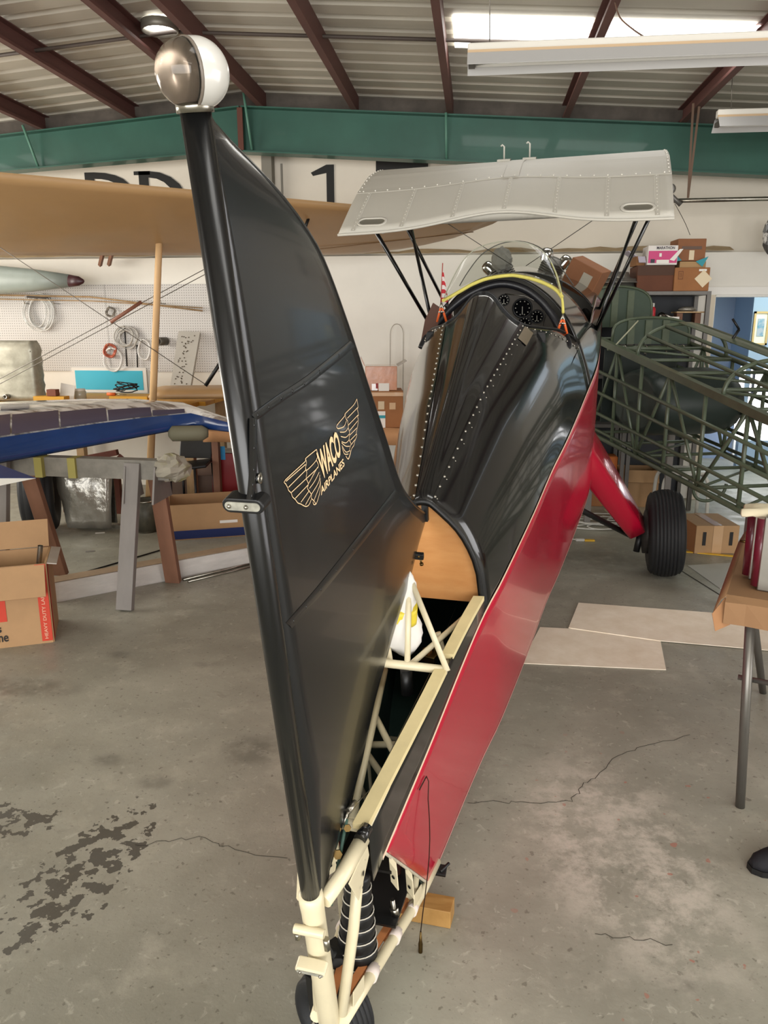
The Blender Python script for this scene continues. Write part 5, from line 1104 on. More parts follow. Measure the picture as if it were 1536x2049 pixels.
h1 = P(770, 782, Y=6.78).z-cz; p0.z = cz
CC = Carton('taped_carton', 'scuffed cardboard carton with a white and teal label, lower of the taped stack', p0, x_, (w, .34, h1), MCARDD)
CC.front('label', .22, .48, .0, .45, MLAB).front('teal_band', .22, .48, .26, .34, M('teal_print', '#2b93a0', .6), .004).front('label', .6, .78, .5, .68, M('kraft_label', '#c8a884', .7)).front('bar_print', .27, .45, .5, .72, M('code_paper', '#cbb899', .7)).front('tape', .0, 1, .86, .96, MTAPE)
h2 = P(770, 733, Y=6.78).z-cz-h1-.004
CD = Carton('wrapped_carton', 'shiny tape-wrapped carton with a white shipping label, on top of the stack', p0+Vector((-.03, 0, h1+.004)), x_, (w*.92, .32, h2), M('wrapped_cardboard', '#b57a54', .25, var=.12, vscale=10, coat=.6, bump=.3, bscale=18))
CD.front('shipping_label', .42, .75, -.12, .3, MLAB).front('red_mark', .33, .40, .08, .3, M('red_mark', '#8d2a2a', .6)).front('silver_patch', .2, .38, .0, .28, M('foil_patch', '#b9b6b2', .2, metal=.5), .002).flap('right', 60, .09, M('pale_flap', '#a9a096', .5)).flap('left', 25, .08)
mb = MB(); a, b = P(780, 735, Y=7.83), P(806, 735, Y=7.83); zt_ = P(792, 648, Y=7.83).z; mx_ = (a.x+b.x)/2; hw_ = (b.x-a.x)/2
mb.tube([Vector((a.x, 7.84, .82))]+[Vector((mx_-hw_*math.cos(t), 7.84, zt_-hw_*1.6+hw_*1.6*math.sin(t))) for t in [math.pi*k/16 for k in range(17)]]+[Vector((b.x, 7.84, .82))], .003, 6); tag(mb.build('wire_hoop', M('hoop_grey', '#8c8578', .4, metal=.5)), 'tall thin wire hoop standing against the wall behind the taped cartons', 'hoop')
p0 = P(322, 985, Y=6.85); x_, y_, _ = frame2(P(322, 985, Y=6.85), P(445, 985, Y=7.0)); 
GB = Carton('grey_carton', 'plain grey-brown carton on the floor under the paper table', Vector((p0.x, p0.y, 0)), x_, (.5, .26, P(380, 938, Y=6.85).z), M('grey_card', '#7b675a', .8, var=.08, vscale=4)); GB.flap('front', 130, .1)
p0 = P(424, 958, Y=6.7); RT = Carton('red_tool_chest', 'dark red metal chest under the paper table beside the fin post', Vector((p0.x, p0.y, 0)), (1, .1, 0), (.42, .3, P(440, 906, Y=6.75).z), M('red_chest', '#7d0f14', .35, coat=.3), cat='chest'); RT.top('chest_lid', 0, 1, 0, 1, MLAB, .004).front('blue_tape', .18, .32, .9, 1.12, M('blue_tape', '#2e8bc0', .6), .006)
CH = thing('black_chair', 'black folding chair standing between the cartons and the paper table', 'chair', P(385, 985, Y=6.5)); cb = CH.location.copy(); cb.z = 0
s0 = P(385, 930, Y=6.5).z
mb = MB(); mb.obox((cb.x, 6.48, s0), (.17, .03, .02), (-.03, .17, .0), (0, 0, .015)); mb.build('seat', MBK, CH, bev=.01)
for dx, dy in ((-.13, -.13), (.1, -.16), (-.13, .15), (.15, .15)): mb = MB(); mb.tube([(cb.x+dx, 6.48+dy, s0), (cb.x+dx*1.08, 6.48+dy*1.15, .0)], .012, 8); mb.build('leg', MBK, CH)
mb = MB(); mb.obox((cb.x+.0, 6.66, s0+.16), (.15, 0, 0), (0, .04, .12), (0, .012, 0)); mb.build('backrest', MBK, CH, bev=.01)
# red-brown timber rack pieces low at the left
for k, (x0, y0, x1, y1, Y0, Y1) in enumerate(((115, 928, 235, 905, 6.5, 6.5), (118, 940, 200, 950, 6.4, 6.4), (185, 915, 230, 955, 6.6, 6.6), (245, 912, 205, 955, 6.7, 6.6))):
    a, b = P(x0, y0, Y=Y0), P(x1, y1, Y=Y1); mb = MB()
    if k == 0:
        TR_ = thing('timber_rack', 'rust brown timber trestle behind the tyre and wrapped panels', 'trestle', Vector(((a.x+b.x)/2, 6.6, 0)))
    mb.bar(a, b, .05, .05, up=(0, 1, 0)); mb.build('rail', M('rust_wood', '#5c2c1c', .65, var=.2, vscale=7), TR_)
for x in (125, 232): a = P(x, 925, Y=6.6); mb = MB(); mb.bar((a.x, 6.6, 0), (a.x, 6.6, a.z), .05, .05, up=(0, 1, 0)); mb.build('leg', M('rust_wood'), TR_)
# aluminium box beam and rods on the floor
p0, p1 = P(112, 1206, Z=0), P(497, 1131, Z=0); d = (p1-p0).normalized(); s = Vector((-d.y, d.x, 0)); h = P(112, 1166, Y=p0.y).z; e = p1+d*1.2
AB = thing('aluminium_beam', 'long bright aluminium box beam lying on the floor by the sawhorse', 'beam', (p0+e)/2)
mb = MB(); L_ = (e-p0).length
for (o_, w_, z_) in ((0.0, .004, h/2), (.11, .004, h/2)): mb = MB(); mb.obox((p0+e)/2+s*o_+Vector((0, 0, h/2+.002)), d*L_/2, s*.003, (0, 0, h/2)); mb.build('beam_side', MALU, AB)
for z_ in (.004, h): mb = MB(); mb.obox((p0+e)/2+s*.055+Vector((0, 0, z_)), d*L_/2, s*.058, (0, 0, .003)); mb.build('beam_face', M('dusty_aluminium', '#b09a80', .5, metal=.3, var=.15, vscale=5) if z_ > .01 else MALU, AB)
for n_, (x0, y0, x1, y1, r) in enumerate(((366, 1160, 500, 1128, .009), (376, 1164, 505, 1133, .007), (152, 1150, 330, 1098, .005))):
    a, b = P(x0, y0, Z=r), P(x1, y1, Z=r); b = b+(b-a)*(.5 if n_ < 2 else 0); mb = MB(); mb.tube([a, b], r, 8); tag(mb.build('metal_rod', MST if n_ < 2 else MBK), ('thicker bright', 'thinner bright', 'thin dark')[n_]+' metal rod lying on the floor '+('beside the aluminium beam' if n_ < 2 else 'behind the sawhorse leg'), 'rod')
# moving carton at lower left
p1 = P(107, 1284, Z=0); p0 = P(-60, 1304, Z=0); x_, y_, l = frame2(p0, p1); hb = P(107, 1128, Y=p1.y).z
HB_ = Carton('moving_carton', 'open moving carton with a red side band at the lower left', p0, x_, (l, .34, hb), open_top=True)
HB_.front('red_band', .87, 1.0, .03, 1.0, M('red_print', '#c2402c', .7), off=.009).text('HEAVY DUTY LARGE', .908, .95, .06, .70, M('pale_ink', '#d9a58a', .7), vert=True, off=.011)
HB_.front('red_square', .0, .48, .33, .75, M('red_print'), off=.009).text('one', .28, .47, .08, .16, off=.011).text('s', .345, .40, .20, .27, off=.011)
HB_.side('red_band', .0, .12, .03, 1.0, M('red_print'), off=.009)
HB_.flap('front', 152, .175).flap('back', 25, .16).flap('right', 100, .05, M('pale_flap'))
c = HB_.pt(.93, .45, 0); mb = MB(); mb.tube([c+Vector((-.1, 0, .01)), c+Vector((.0, 0, hb+.06))], .014, 12, cap=False); mb.tube([c+Vector((-.1, 0, .01)), c+Vector((-.002, 0, hb+.05))], .011, 12); tag(mb.build('steel_pipe', MST), 'short steel pipe sticking out of the moving carton', 'pipe')
for x, y, w in ((200, 1066, .035), (180, 1103, .03)):
    q = P(x, y, Z=.002); mb = MB(); mb.obox(q, (w, w*.4, 0), (-.006, .012, 0), (0, 0, .0015)); tag(mb.build('debris_scrap', MGREYW if y > 1080 else MLAB), 'pale paper scrap on the floor in front of the film-wrapped stack' if y < 1080 else 'thin dark splinter on the floor behind the aluminium beam', 'scrap')
# ================================================================== right side of the hall
# fluorescent fixtures
def fixture(name, label, x0, x1, Y, z, sc=1.0, chains=True):
    t = thing(name, label, 'light fixture', ((x0+x1)/2, Y, z)); cx = (x0+x1)/2; l = x1-x0
    mb = MB(); mb.box((cx, Y, z+.075*sc), (l, .07*sc, .06*sc)); mb.build('housing', M('fixture_white', '#d8d4ca', .45), t, bev=.006)
    mb = MB(); mb.box((cx, Y-.037*sc, z+.045*sc), (l, .012, .03*sc)); mb.build('tan_strip', M('fixture_tan', '#c0a583', .55), t)
    mb = MB(); rows = [[Vector((x, Y+dy*sc, z+dz*sc)) for x in (x0, x1)] for dy, dz in ((-.12, -.045), (-.05, .04), (.05, .04), (.12, -.045))]; mb.grid(rows, 0, False); mb.build('reflector', M('fixture_grey', '#b9b8b6', .4), t, solid=.003)
    for s in (-1, 1): mb = MB(); mb.tube([(x0+.03, Y+s*.045*sc, z-.0), (x1-.03, Y+s*.045*sc, z-.0)], .017*sc, 10); mb.build('tube', M('tube_white', '#d9d8d4', .3), t)
    for x in (x0+.02, x1-.02): mb = MB(); mb.box((x, Y, z+.0), (.03, .13*sc, .03)); mb.build('lamp_holder', M('holder_dark', '#4a4640', .5), t)
    if chains:
        for x in (x0+.1, x1-.2): mb = MB(); mb.tube([(x, Y, z+.1*sc), (x-.02, Y, zr(x)+.19)], .003, 6); mb.build('hanger_wire', mwi, t)
    return t
q = P(935, 125, Y=4.0); fixture('fluorescent_fixture', 'long white fluorescent fixture hanging below the skylights', q.x, q.x+2.44, 4.0, q.z, .72)
mb = MB(); pts = catmull([P(1230, 5, Y=4.7), P(1240, 35, Y=4.5), P(1265, 58, Y=4.3), P(1290, 75, Y=4.02)], 5); mb.tube(pts, .004, 6); mb.build('power_cord', M('cord_brown', '#7d5f50', .6), bpy.data.objects['fluorescent_fixture'])
q = P(1432, 248, Y=6.6); fixture('fluorescent_fixture', 'far white fluorescent fixture in front of the green rafter at right', q.x, q.x+1.5, 6.6, q.z, .9)
# hanging strap and pole
q = P(1376, 396, Y=7.3); tps = [P(1388, 190, Y=7.0), P(1402, 175, Y=7.0)]
ST_ = thing('hanging_strap', 'brown strap hanging from the roof purlin and holding the pole', 'strap', q)
for tp_ in tps: tp_.z = min(tp_.z, zr(tp_.x)+.02); mb = MB(); mb.bar(q, tp_, .018, .004, up=(0, 1, 0)); mb.build('strap_leg', M('strap_brown', '#6b5546', .7), ST_)
mb = MB(); mb.tube([P(1342, 402, Y=7.3), P(1700, 394, Y=7.2)], .018, 10); tag(mb.build('hanging_pole', MST), 'grey metal pole slung in the strap high on the right', 'pole')
q = P(1340, 378, Y=7.28); mb = MB(); mb.lathe([(.02, -.02), (.045, -.02), (.045, .02), (.02, .02)], q, (.5, 1, 0), 14, closed=True); mb.tube([q+Vector((.0, 0, -.04)), q+Vector((.1, 0, -.13))], .02, 8); tag(mb.build('pulley_block', M('pulley_grey', '#6f6c68', .4, metal=.5)), 'grey pulley block at the end of the hanging pole', 'pulley')
mb = MB(); mb.tube(catmull([P(1350, 408, Y=7.3), P(1362, 430, Y=7.4), P(1372, 450, Y=7.5), P(1380, 470, Y=7.55)], 4), .003, 6); tag(mb.build('pull_cord', mwi), 'thin grey cord running from the pole down to the top carton', 'cord')
q = P(1545, 470, Y=7.6); mb = blob(q, .16, (.5, .3, 1.0), 4, amp=.12); tag(mb.build('wrapped_bundle', M('bundle_dark', '#4a4844', .3, col2='#c9c5bd', vscale=6, thr=(.5, .55))), 'dark bundle wrapped in clear plastic hanging at the right edge', 'bundle')
mb = MB(); mb.tube([q+Vector((0, 0, .1)), q+Vector((0, .0, .9)), Vector((q.x, q.y, zr(q.x)+.0))], .004, 6); mb.build('hanging_cord', mwi, bpy.data.objects['wrapped_bundle'])

# steel shelving
MSF = M('shelf_steel', '#5f5c58', .45, metal=.3, var=.15, vscale=8)
def shelf_unit(label, x0, x1, y0, y1, zt, levels):
    t = thing('steel_shelf', label, 'shelf', ((x0+x1)/2, (y0+y1)/2, 0), 'grey steel shelving units')
    for x in (x0, x1):
        for y in (y0, y1): mb = MB(); mb.box((x, y, zt/2), (.035, .035, zt)); mb.build('post', MSF, t)
    for z in levels: mb = MB(); mb.box(((x0+x1)/2, (y0+y1)/2, z-.015), (x1-x0+.03, y1-y0+.03, .03)); mb.build('shelf_board', MSF, t)
    mb = MB(); mb.box(((x0+x1)/2, y1+.02, zt/2), (x1-x0+.03, .004, zt)); mb.build('back_panel', M('shelf_back', '#23262b', .6), t)
SY0, SY1 = 7.35, 7.75; sz = P(1350, 583, Y=SY0).z; sx0, sx1 = P(1281, 583, Y=SY0).x, P(1418, 583, Y=SY0).x; s2 = P(1350, 648, Y=SY0).z
shelf_unit('grey steel shelf under the stacked cartons, beside the blue doorway', sx0, sx1, SY0, SY1, sz, [sz, s2, 1.25, .8])
shelf_unit('grey steel shelf behind the green bulkheads, under the stacked pans', sx0-.72, sx0-.05, SY0, SY1, sz-.01, [sz-.01, s2, 1.25, .8])
def on_shelf(x, y, z, w, d, h, rz=0.0, **k): 
    p = P(x, 580, Y=y); dx = Vector((math.cos(rz), math.sin(rz), 0)); return Vector((p.x, y, z)), dx
def wpx(x0, x1, Y): return P(x1, 580, Y=Y).x-P(x0, 580, Y=Y).x
def hpx(y0, y1, Y): return P(1340, y0, Y=Y).z-P(1340, y1, Y=Y).z
Y_ = SY0+.02
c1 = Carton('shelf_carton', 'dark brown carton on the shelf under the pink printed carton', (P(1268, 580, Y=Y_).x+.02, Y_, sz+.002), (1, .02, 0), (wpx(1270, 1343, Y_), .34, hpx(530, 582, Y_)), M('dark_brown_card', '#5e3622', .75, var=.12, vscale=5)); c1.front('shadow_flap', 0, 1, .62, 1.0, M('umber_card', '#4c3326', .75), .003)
c2 = Carton('shelf_carton', 'orange-brown carton with a pale diamond label on the shelf', (P(1345, 580, Y=Y_).x+.004, Y_-.02, sz+.002), (1, .02, 0), (wpx(1346, 1416, Y_), .36, hpx(535, 582, Y_)), MCARDD)
cc = c2.pt(.82, 0, .52)-c2.y*.003; mb = MB(); r = .075; mb.add([cc+c2.x*r, cc+Vector((0, 0, r)), cc-c2.x*r, cc-Vector((0, 0, r))], [(0, 1, 2, 3)]); mb.build('diamond_label', M('pale_label', '#dccbac', .7), c2.t)
c2.front('label', .68, .9, .84, .93, MLAB).front('stamp_frame', .1, .24, .5, .85, M('stamp_ink', '#6a3f26', .7)).front('stamp_fill', .115, .225, .53, .82, MCARDD, .0035).front('stamp_bar', .14, .155, .58, .78, M('stamp_ink'), .0045).front('stamp_bar', .18, .195, .58, .78, M('stamp_ink'), .0045)
z3 = c1.pt(0, 0, 1).z+.003
c3 = Carton('printed_carton', 'white and pink printed carton lettered MARATHON on top of the dark brown carton', (P(1290, 580, Y=Y_).x, Y_-.01, z3), (1, .0, 0), (wpx(1290, 1349, Y_), .24, hpx(492, 531, Y_)), M('white_carton', '#dcd6d0', .6))
c3.front('pink_panel', .02, .98, .10, .72, M('pink_print', '#c8467a', .6), .003).text('MARATHON', .28, .88, .80, .95, M('dark_ink', '#3a3440', .6), off=.005).front('white_band', .3, .72, .08, .26, MLAB, .0045).front('dark_spot', .1, .24, .1, .3, M('dark_ink'), .005).front('white_badge', .38, .46, .42, .6, MLAB, .0045)
mb = MB(); a = [c3.pt(.5, 0, .5)+c3.x*u-c3.y*.004+Vector((0, 0, w)) for u, w in ((.06, -.04), (.14, .05), (.17, .05), (.1, -.05))]; mb.add(a, [(0, 1, 2, 3)]); mb.build('white_swoosh', MLAB, c3.t)
c4 = Carton('open_carton', 'small open carton with pale flaps left of the printed carton', (P(1266, 580, Y=Y_).x+.03, Y_+.06, z3), (1, .1, 0), (wpx(1266, 1290, Y_)-.04, .2, hpx(512, 531, Y_)), MCARDI, open_top=True); c4.flap('left', 60, .09, M('lilac_flap', '#b7b0bd', .7)).flap('front', 140, .07, M('lilac_flap'))
z5 = c2.pt(0, 0, 1).z+.003
mb = MB(); q = P(1392, 530, Y=Y_); CY2 = thing('teal_tray', 'teal lined tray on top of the orange-brown carton', 'tray', Vector((q.x, Y_+.12, z5)))
mb.box((q.x-.02, Y_+.13, z5+.025), (wpx(1358, 1410, Y_), .2, .05)); mb.build('tray_body', M('tan_card', '#a9885f', .8), CY2)
mb = MB(); mb.add([Vector((q.x+.0, Y_+.02, z5+.05)), Vector((q.x+.1, Y_+.0, z5+.09)), Vector((q.x+.06, Y_+.02, z5+.005))], [(0, 1, 2)]); mb.add([Vector((q.x-.18, Y_+.02, z5+.05)), Vector((q.x-.12, Y_+.02, z5+.06)), Vector((q.x-.16, Y_+.02, z5+.1))], [(0, 1, 2)]); mb.build('teal_liner', M('teal_liner', '#2f8f9c', .6), CY2, solid=.003)
c6 = Carton('top_carton', 'worn brown carton with a paper label, topmost of the shelf stack', (P(1350, 580, Y=Y_).x, Y_+.03, z5+.055), (1, .06, 0), (wpx(1349, 1406, Y_), .24, hpx(472, 517, Y_)), M('worn_card', '#8a5b3c', .75, var=.1, vscale=5)); c6.front('label', .42, .6, .05, .48, M('pale_label')).front('tape_strip', .15, .85, .52, .66, M('tape_brown', '#5b4334', .4))
# stacked metal lids
q = Vector((P(1232, 580, Y=7.5).x, 7.5, sz-.008)); 
for k, (r, h, dx) in enumerate(((.2, .035, 0), (.17, .05, .02), (.19, .04, .03), (.14, .06, -.01))):
    z = q.z+sum((.035, .05, .04, .06)[:k]); c = Vector((q.x+dx, q.y, z)); mb = MB(); mb.lathe([(.0001, h*.7), (r*.6, h*.9), (r*.8, h*.95), (r*.9, h*.25), (r, .004), (r*.97, 0), (.0001, 0)], c, (0, 0, 1), 24); tag(mb.build('steel_pan', MST if k == 0 else M('lid_grey', '#85827a', .35, metal=.6, var=.2, vscale=9)), ('lowest and widest', 'second', 'third', 'topmost, tall')[k]+' steel pan in the nested stack on the left steel shelf', 'pan', 'steel pans on the shelf')
# things on the middle shelf
zs = s2+.002
c = Vector((P(1305, 620, Y=7.45).x, 7.45, zs)); SPC = thing('spray_can', 'red spray can on the grey shelf', 'spray can', c); mb = MB(); mb.lathe([(.0001, 0), (.028, 0), (.028, .13), (.015, .15)], c, (0, 0, 1), 16); mb.build('can', M('red_can', '#b92a33', .3), SPC); mb = MB(); mb.lathe([(.016, .148), (.016, .18), (.0001, .182)], c, (0, 0, 1), 12); mb.build('cap', MLAB, SPC)
c = Vector((P(1322, 625, Y=7.5).x, 7.5, zs)); SG = thing('spray_gun', 'metal spray gun with a grey cup next to the red can', 'spray gun', c); mb = MB(); mb.lathe([(.0001, 0), (.03, .0), (.035, .05), (.02, .09), (.0001, .1)], c+Vector((0, 0, .0)), (0, 0, 1), 14); mb.build('cup', MST, SG); mb = MB(); mb.tube([c+Vector((0, 0, .09)), c+Vector((.1, -.05, .05))], .014, 8); mb.build('barrel', MST, SG)
c = Vector((P(1375, 625, Y=7.5).x, 7.5, zs)); mb = MB(); mb.box(c+Vector((0, 0, .10)), (.24, .22, .012)); TRY = tag(mb.build('shelf_tray', MWOOD), 'thin wooden tray raised on blocks on the middle shelf', 'tray')
for dx in (-.08, .08): mb = MB(); mb.box(c+Vector((dx, 0, .047)), (.05, .12, .092)); mb.build('block', MBRNW, TRY)
mb = blob(c+Vector((-.01, -.02, .128)), .055, (1.5, .9, .42), 8, amp=.1); tag(mb.build('film_bundle', MFOIL), 'crumpled clear film bundle lying on the wooden shelf tray', 'film')
c = Vector((P(1345, 636, Y=7.42).x, 7.42, zs)); mb = MB(); mb.box(c+Vector((0, 0, .03)), (.1, .09, .06)); tag(mb.build('small_box', MLAB, bev=.004), 'small white box at the front of the middle shelf', 'box')

# ---- green tubular fuselage frame
MGF = M('olive_frame_paint', '#4e5845', .42, var=.15, vscale=10, coat=.15); MGD = M('dark_olive_sheet', '#3c4a3d', .5, var=.12, vscale=4)
n0, n1 = P(1197, 680, Y=6.7), P(1536, 838, Y=4.6); ext = 1.22
axd = (n1-n0); ax2 = Vector((axd.x, axd.y, 0)).normalized(); side = Vector((-ax2.y, ax2.x, 0)); side = side if side.x > 0 else -side
GW = .74; O_ = side*GW
lowz = P(1197, 868, Y=6.7).z-n0.z; lowz1 = P(1500, 1018, Y=4.75).z-(n0+axd*.93).z
def NU(t): return n0+axd*t
def NLo(t): return n0+axd*t+Vector((0, 0, lerp(lowz, lowz1, t)))
GF = thing('fuselage_frame', 'bare olive green tubular fuselage frame beside the biplane nose', 'airplane frame', Vector((NU(.5).x+O_.x/2, NU(.5).y+O_.y/2, 0)))
def gt(name, a, b, r, mat=None): mb = MB(); mb.tube([a, b], r, 8); return mb.build(name, mat or MGF, GF)
def fs(t, k): return (NU(t).lerp(NLo(t), k))         # near side point
for f in (0, 1):
    off = O_*f
    if f == 0: mb = MB(); mb.bar(NU(-.05)+off, NU(ext)+off, .05, .05); mb.build('upper_longeron', MGF, GF)
    else: gt('upper_longeron', NU(-.05)+off, NU(ext)+off, .018)
    for k in (.30, .52, .74): gt('side_stringer', fs(-.04, k)+off+side*(-.03 if f == 0 else .03), fs(ext, k)+off+side*(-.03 if f == 0 else .03), .014)
    gt('lower_longeron', NLo(-.05)+off, NLo(ext)+off, .02); gt('lower_longeron', NLo(-.05)+off+Vector((0, 0, .05)), NLo(ext)+off+Vector((0, 0, .04)), .014)
    ts = [-.02, .16, .34, .52, .72, .92, 1.12]
    for i, t in enumerate(ts):
        gt('upright', NU(t)+off, NLo(t)+off, .014)
        if i < len(ts)-1: a, b = (NU(t), NLo(ts[i+1])) if i % 2 else (NLo(t), NU(ts[i+1])); gt('diagonal', a+off, b+off, .012)
for t in (-.02, .16, .34, .52, .72, .92, 1.12): gt('cross_tube', NU(t), NU(t)+O_, .013); gt('cross_tube', NLo(t), NLo(t)+O_, .013)
for ta, tb in ((.16, .34), (.52, .72), (.72, .92)): gt('cross_brace', NU(ta), NU(tb)+O_, .010); gt('cross_brace', NLo(ta)+O_, NLo(tb), .010)
# arched formers and top stringers behind the cockpit
def arch_pt(t, a, h): m = NU(t)+O_/2; return m-side*(GW/2*math.cos(a))+Vector((0, 0, h*math.sin(a)**.8))
ta = .30; hA = P(1408, 648, Y=(NU(ta)+O_/2).y).z-NU(ta).z
def HA(t): return lerp(hA, hA*.86, (t-ta)/.9)
for t in (ta, .8, 1.16): mb = MB(); mb.tube([arch_pt(t, math.pi*k/20, HA(t)) for k in range(21)], .014, 8); mb.build('arched_former', MGF, GF)
for a in (.2, .36, .64, .8): mb = MB(); mb.tube([arch_pt(t, math.pi*a, HA(t)) for t in (ta, .55, .8, 1.0, ext)], .014, 8); mb.build('top_stringer', MGF, GF)
mb = MB(); mb.grid([[arch_pt(t, math.pi*a, HA(t))+Vector((0, 0, .012)) for t in (ta, .55, .8, 1.0, ext)] for a in (.45, .5, .55)], 0, False); mb.build('top_strip', MGF, GF, solid=.006)
q = P(1462, 668, Y=arch_pt(.55, math.pi/2, HA(.55)).y); mb = MB(); mb.tube([q+Vector((0, 0, -.06)), q+Vector((.05, 0, .03))], .01, 8); mb.tube([q+Vector((.05, 0, .03)), q+Vector((0, 0, .1))], .008, 8); mb.build('lever', MBK, GF)
# seat bulkheads of sheet metal with ribs
def bulkhead(t, up, ww, dz):
    m = NU(t)+O_*.5; pts = []
    for k in range(17): a = math.pi*k/16; pts.append(m-side*(ww*math.cos(a))*(1 if abs(math.cos(a)) < .9 else 1)+Vector((0, 0, dz+up*math.sin(a)**.35)))
    mb = MB(); mb.prism(pts, ax2*.006); b = mb.build('bulkhead', MGD, GF)
    for s in (-.55, -.1, .35): mb = MB(); mb.obox(m+side*ww*s+Vector((0, 0, dz+up*.45))-ax2*-.012, side*.03, ax2*.01, (0, 0, up*.45)); mb.build('rib', MGF, b)
    mb = MB(); mb.tube([p+ax2*.004 for p in pts], .012, 8); mb.build('rim', MGF, b); return b
BK1 = bulkhead(.08, .21, GW/2*.92, -.0); BK2 = bulkhead(-.2, .35, GW/2*.9, .02)
mb = MB(); q = NU(-.2)+O_*.42+Vector((0, 0, .3))+ax2*.01; mb.lathe([(.0001, .001), (.035, .001)], q, ax2, 16); mb.build('disc', M('disc_tan', '#8a8a68', .6), BK2)
for f in (0, 1): gt('upper_longeron', NU(-.3)+O_*f, NU(-.04)+O_*f, .018); gt('lower_longeron', NLo(-.3)+O_*f, NLo(-.04)+O_*f, .018); gt('upright', NU(-.28)+O_*f, NLo(-.28)+O_*f, .014)
gt('rail', NU(.08)+Vector((0, 0, -.03)), NU(.08)+O_+Vector((0, 0, -.03)), .02)
for k in (.2, .45, .7, .9): q = NU(.08)+O_*k+Vector((0, 0, -.03)); mb = MB(); mb.tube([q-side*.006, q+side*.006], .025, 12); mb.tube([q+Vector((0, 0, -.02)), q+Vector((0, 0, -.06))], .008, 6); mb.build('clamp', MST, GF)
# belly tank
c = (NU(.24)+NLo(.24))/2+O_*.58+Vector((0, 0, .0)); rings = []
for s in (-1, -.96, -.7, 0, .7, .96, 1):
    k = .8 if abs(s) == 1 else (.93 if abs(s) > .9 else 1); rings.append([c+side*.42*s*.85+(ax2*math.cos(a)*.40+Vector((0, 0, 1))*math.sin(a)*.26)*k for a in [2*math.pi*j/20 for j in range(20)]])
mb = MB(); mb.loft(rings); mb.build('belly_tank', M('tank_grey_green', '#2d3733', .45, var=.15, vscale=5), GF)
mb = MB(); mb.obox((NU(.02)+NLo(.02))/2+O_*.5+Vector((0, 0, .02)), side*.33, ax2*.006, (0, 0, .30)); mb.build('dark_sheet', M('dark_sheet', '#2b3330', .5), GF)
gt('loose_rod', NU(.14)+Vector((0, 0, .02)), NU(.12)+side*.2+Vector((0, 0, .2)), .006, M('rod_cream', '#a8a78e', .5))
mb = MB(); q = P(1396, 978, Y=5.6); mb.tube(catmull([q+Vector((.02, 0, .06)), q+Vector((-.03, 0, .0)), q+Vector((.0, 0, -.07)), q+Vector((.08, 0, -.085)), q+Vector((.17, 0, -.03)), q+Vector((.19, 0, .04))], 4), .012, 8); mb.build('handle_loop', MGF, GF)
for t in (.0, .98):
    for f in (0, 1): a = NLo(t)+O_*f; mb = MB(); mb.bar((a.x, a.y, 0), (a.x, a.y, a.z), .05, .05, up=(0, 1, 0)); mb.build('stand_leg', MGREYW, GF)

# ---- table with paper cover and tanks at the right edge
tz2 = .80; c0 = P(1452, 1196, Z=tz2); c1_ = P(1480, 1112, Z=tz2); dy = (c1_-c0); dy.z = 0; ty_ = dy.normalized(); tx_ = Vector((ty_.y, -ty_.x, 0)); TL, TWd = 1.0, 1.3
TB = thing('steel_leg_table', 'paper covered table with grey steel legs at the right edge', 'table', c0+tx_*.6+ty_*.5-Vector((0, 0, tz2)))
mb = MB(); mb.obox(c0+tx_*TWd/2+ty_*TL/2-Vector((0, 0, .02)), tx_*TWd/2, ty_*TL/2, (0, 0, .015)); mb.build('table_top', MWOOD, TB)
mb = MB(); random.seed(1); rows = []
for j, (b, z) in enumerate(((1.0, .003), (.5, .006), (.02, .005), (-.015, -.01), (-.02, -.085))): rows.append([c0+tx_*(TWd*k/20-.0)+ty_*TL*b+Vector((0, 0, z))+ty_*(random.uniform(-.006, .006) if j > 2 else 0) for k in range(21)])
mb.grid(rows, 0, False); mb.grid([[c0+ty_*TL*b+Vector((0, 0, .005)) for b in (0, .3, .6, 1)], [c0-tx_*.015+ty_*TL*b+Vector((0, 0, -.01)) for b in (-.0, .3, .6, 1)], [c0-tx_*.035+ty_*TL*b+Vector((0, 0, -.06)) for b in (-.02, .3, .6, 1)]]); mb.build('paper_cover', M('kraft_paper_table', '#8c6a49', .8, var=.06, vscale=5), TB, solid=.002)
q0 = [P(*p, D=2.62) for p in ((1424, 1228), (1458, 1222), (1460, 1250), (1430, 1263))]; q1 = [P(*p, D=2.62) for p in ((1450, 1196), (1424, 1228), (1458, 1222), (1462, 1200))]
mb = MB(); mb.add(q0, [(0, 1, 2, 3)]); mb.add(q1, [(0, 1, 2, 3)]); mb.build('paper_flap', M('kraft_dark', '#9a6f4a', .8), TB, solid=.002)
mb = MB(); a = c0+tx_*.155-ty_*.028; mb.add([a+Vector((0, 0, .0)), a+tx_*.12, a+tx_*.12-Vector((0, 0, .075)), a-Vector((0, 0, .075))], [(0, 1, 2, 3)]); mb.build('yellow_tape', M('yellow_tape'), TB)
fl = P(1480, 1614, Z=0); fr_ = P(1526, 1386, Z=0)
for ft, tp_ in ((fl, P(1497, 1218, Z=tz2-.03)), (fr_, P(1533, 1200, Z=tz2-.03)+ty_*.0), (fl+tx_*1.05, None), (fr_+tx_*.9, None)):
    top = Vector((ft.x+.0, ft.y, tz2-.03)) if tp_ is None else Vector((lerp(ft.x, tp_.x, .8), lerp(ft.y, tp_.y, .5), tz2-.03)); mb = MB(); mb.tube([ft+Vector((0, 0, .0)), top], .0165, 12); mb.build('leg', M('leg_steel', '#6b6862', .35, metal=.6), TB)
a, b = fl.lerp(Vector((c0.x+.05, c0.y+.05, tz2)), .62), fr_.lerp(Vector((c1_.x, c1_.y, tz2)), .62); mb = MB(); mb.tube([a, a+tx_*1.0], .01, 8); mb.build('cross_brace', M('leg_steel'), TB)
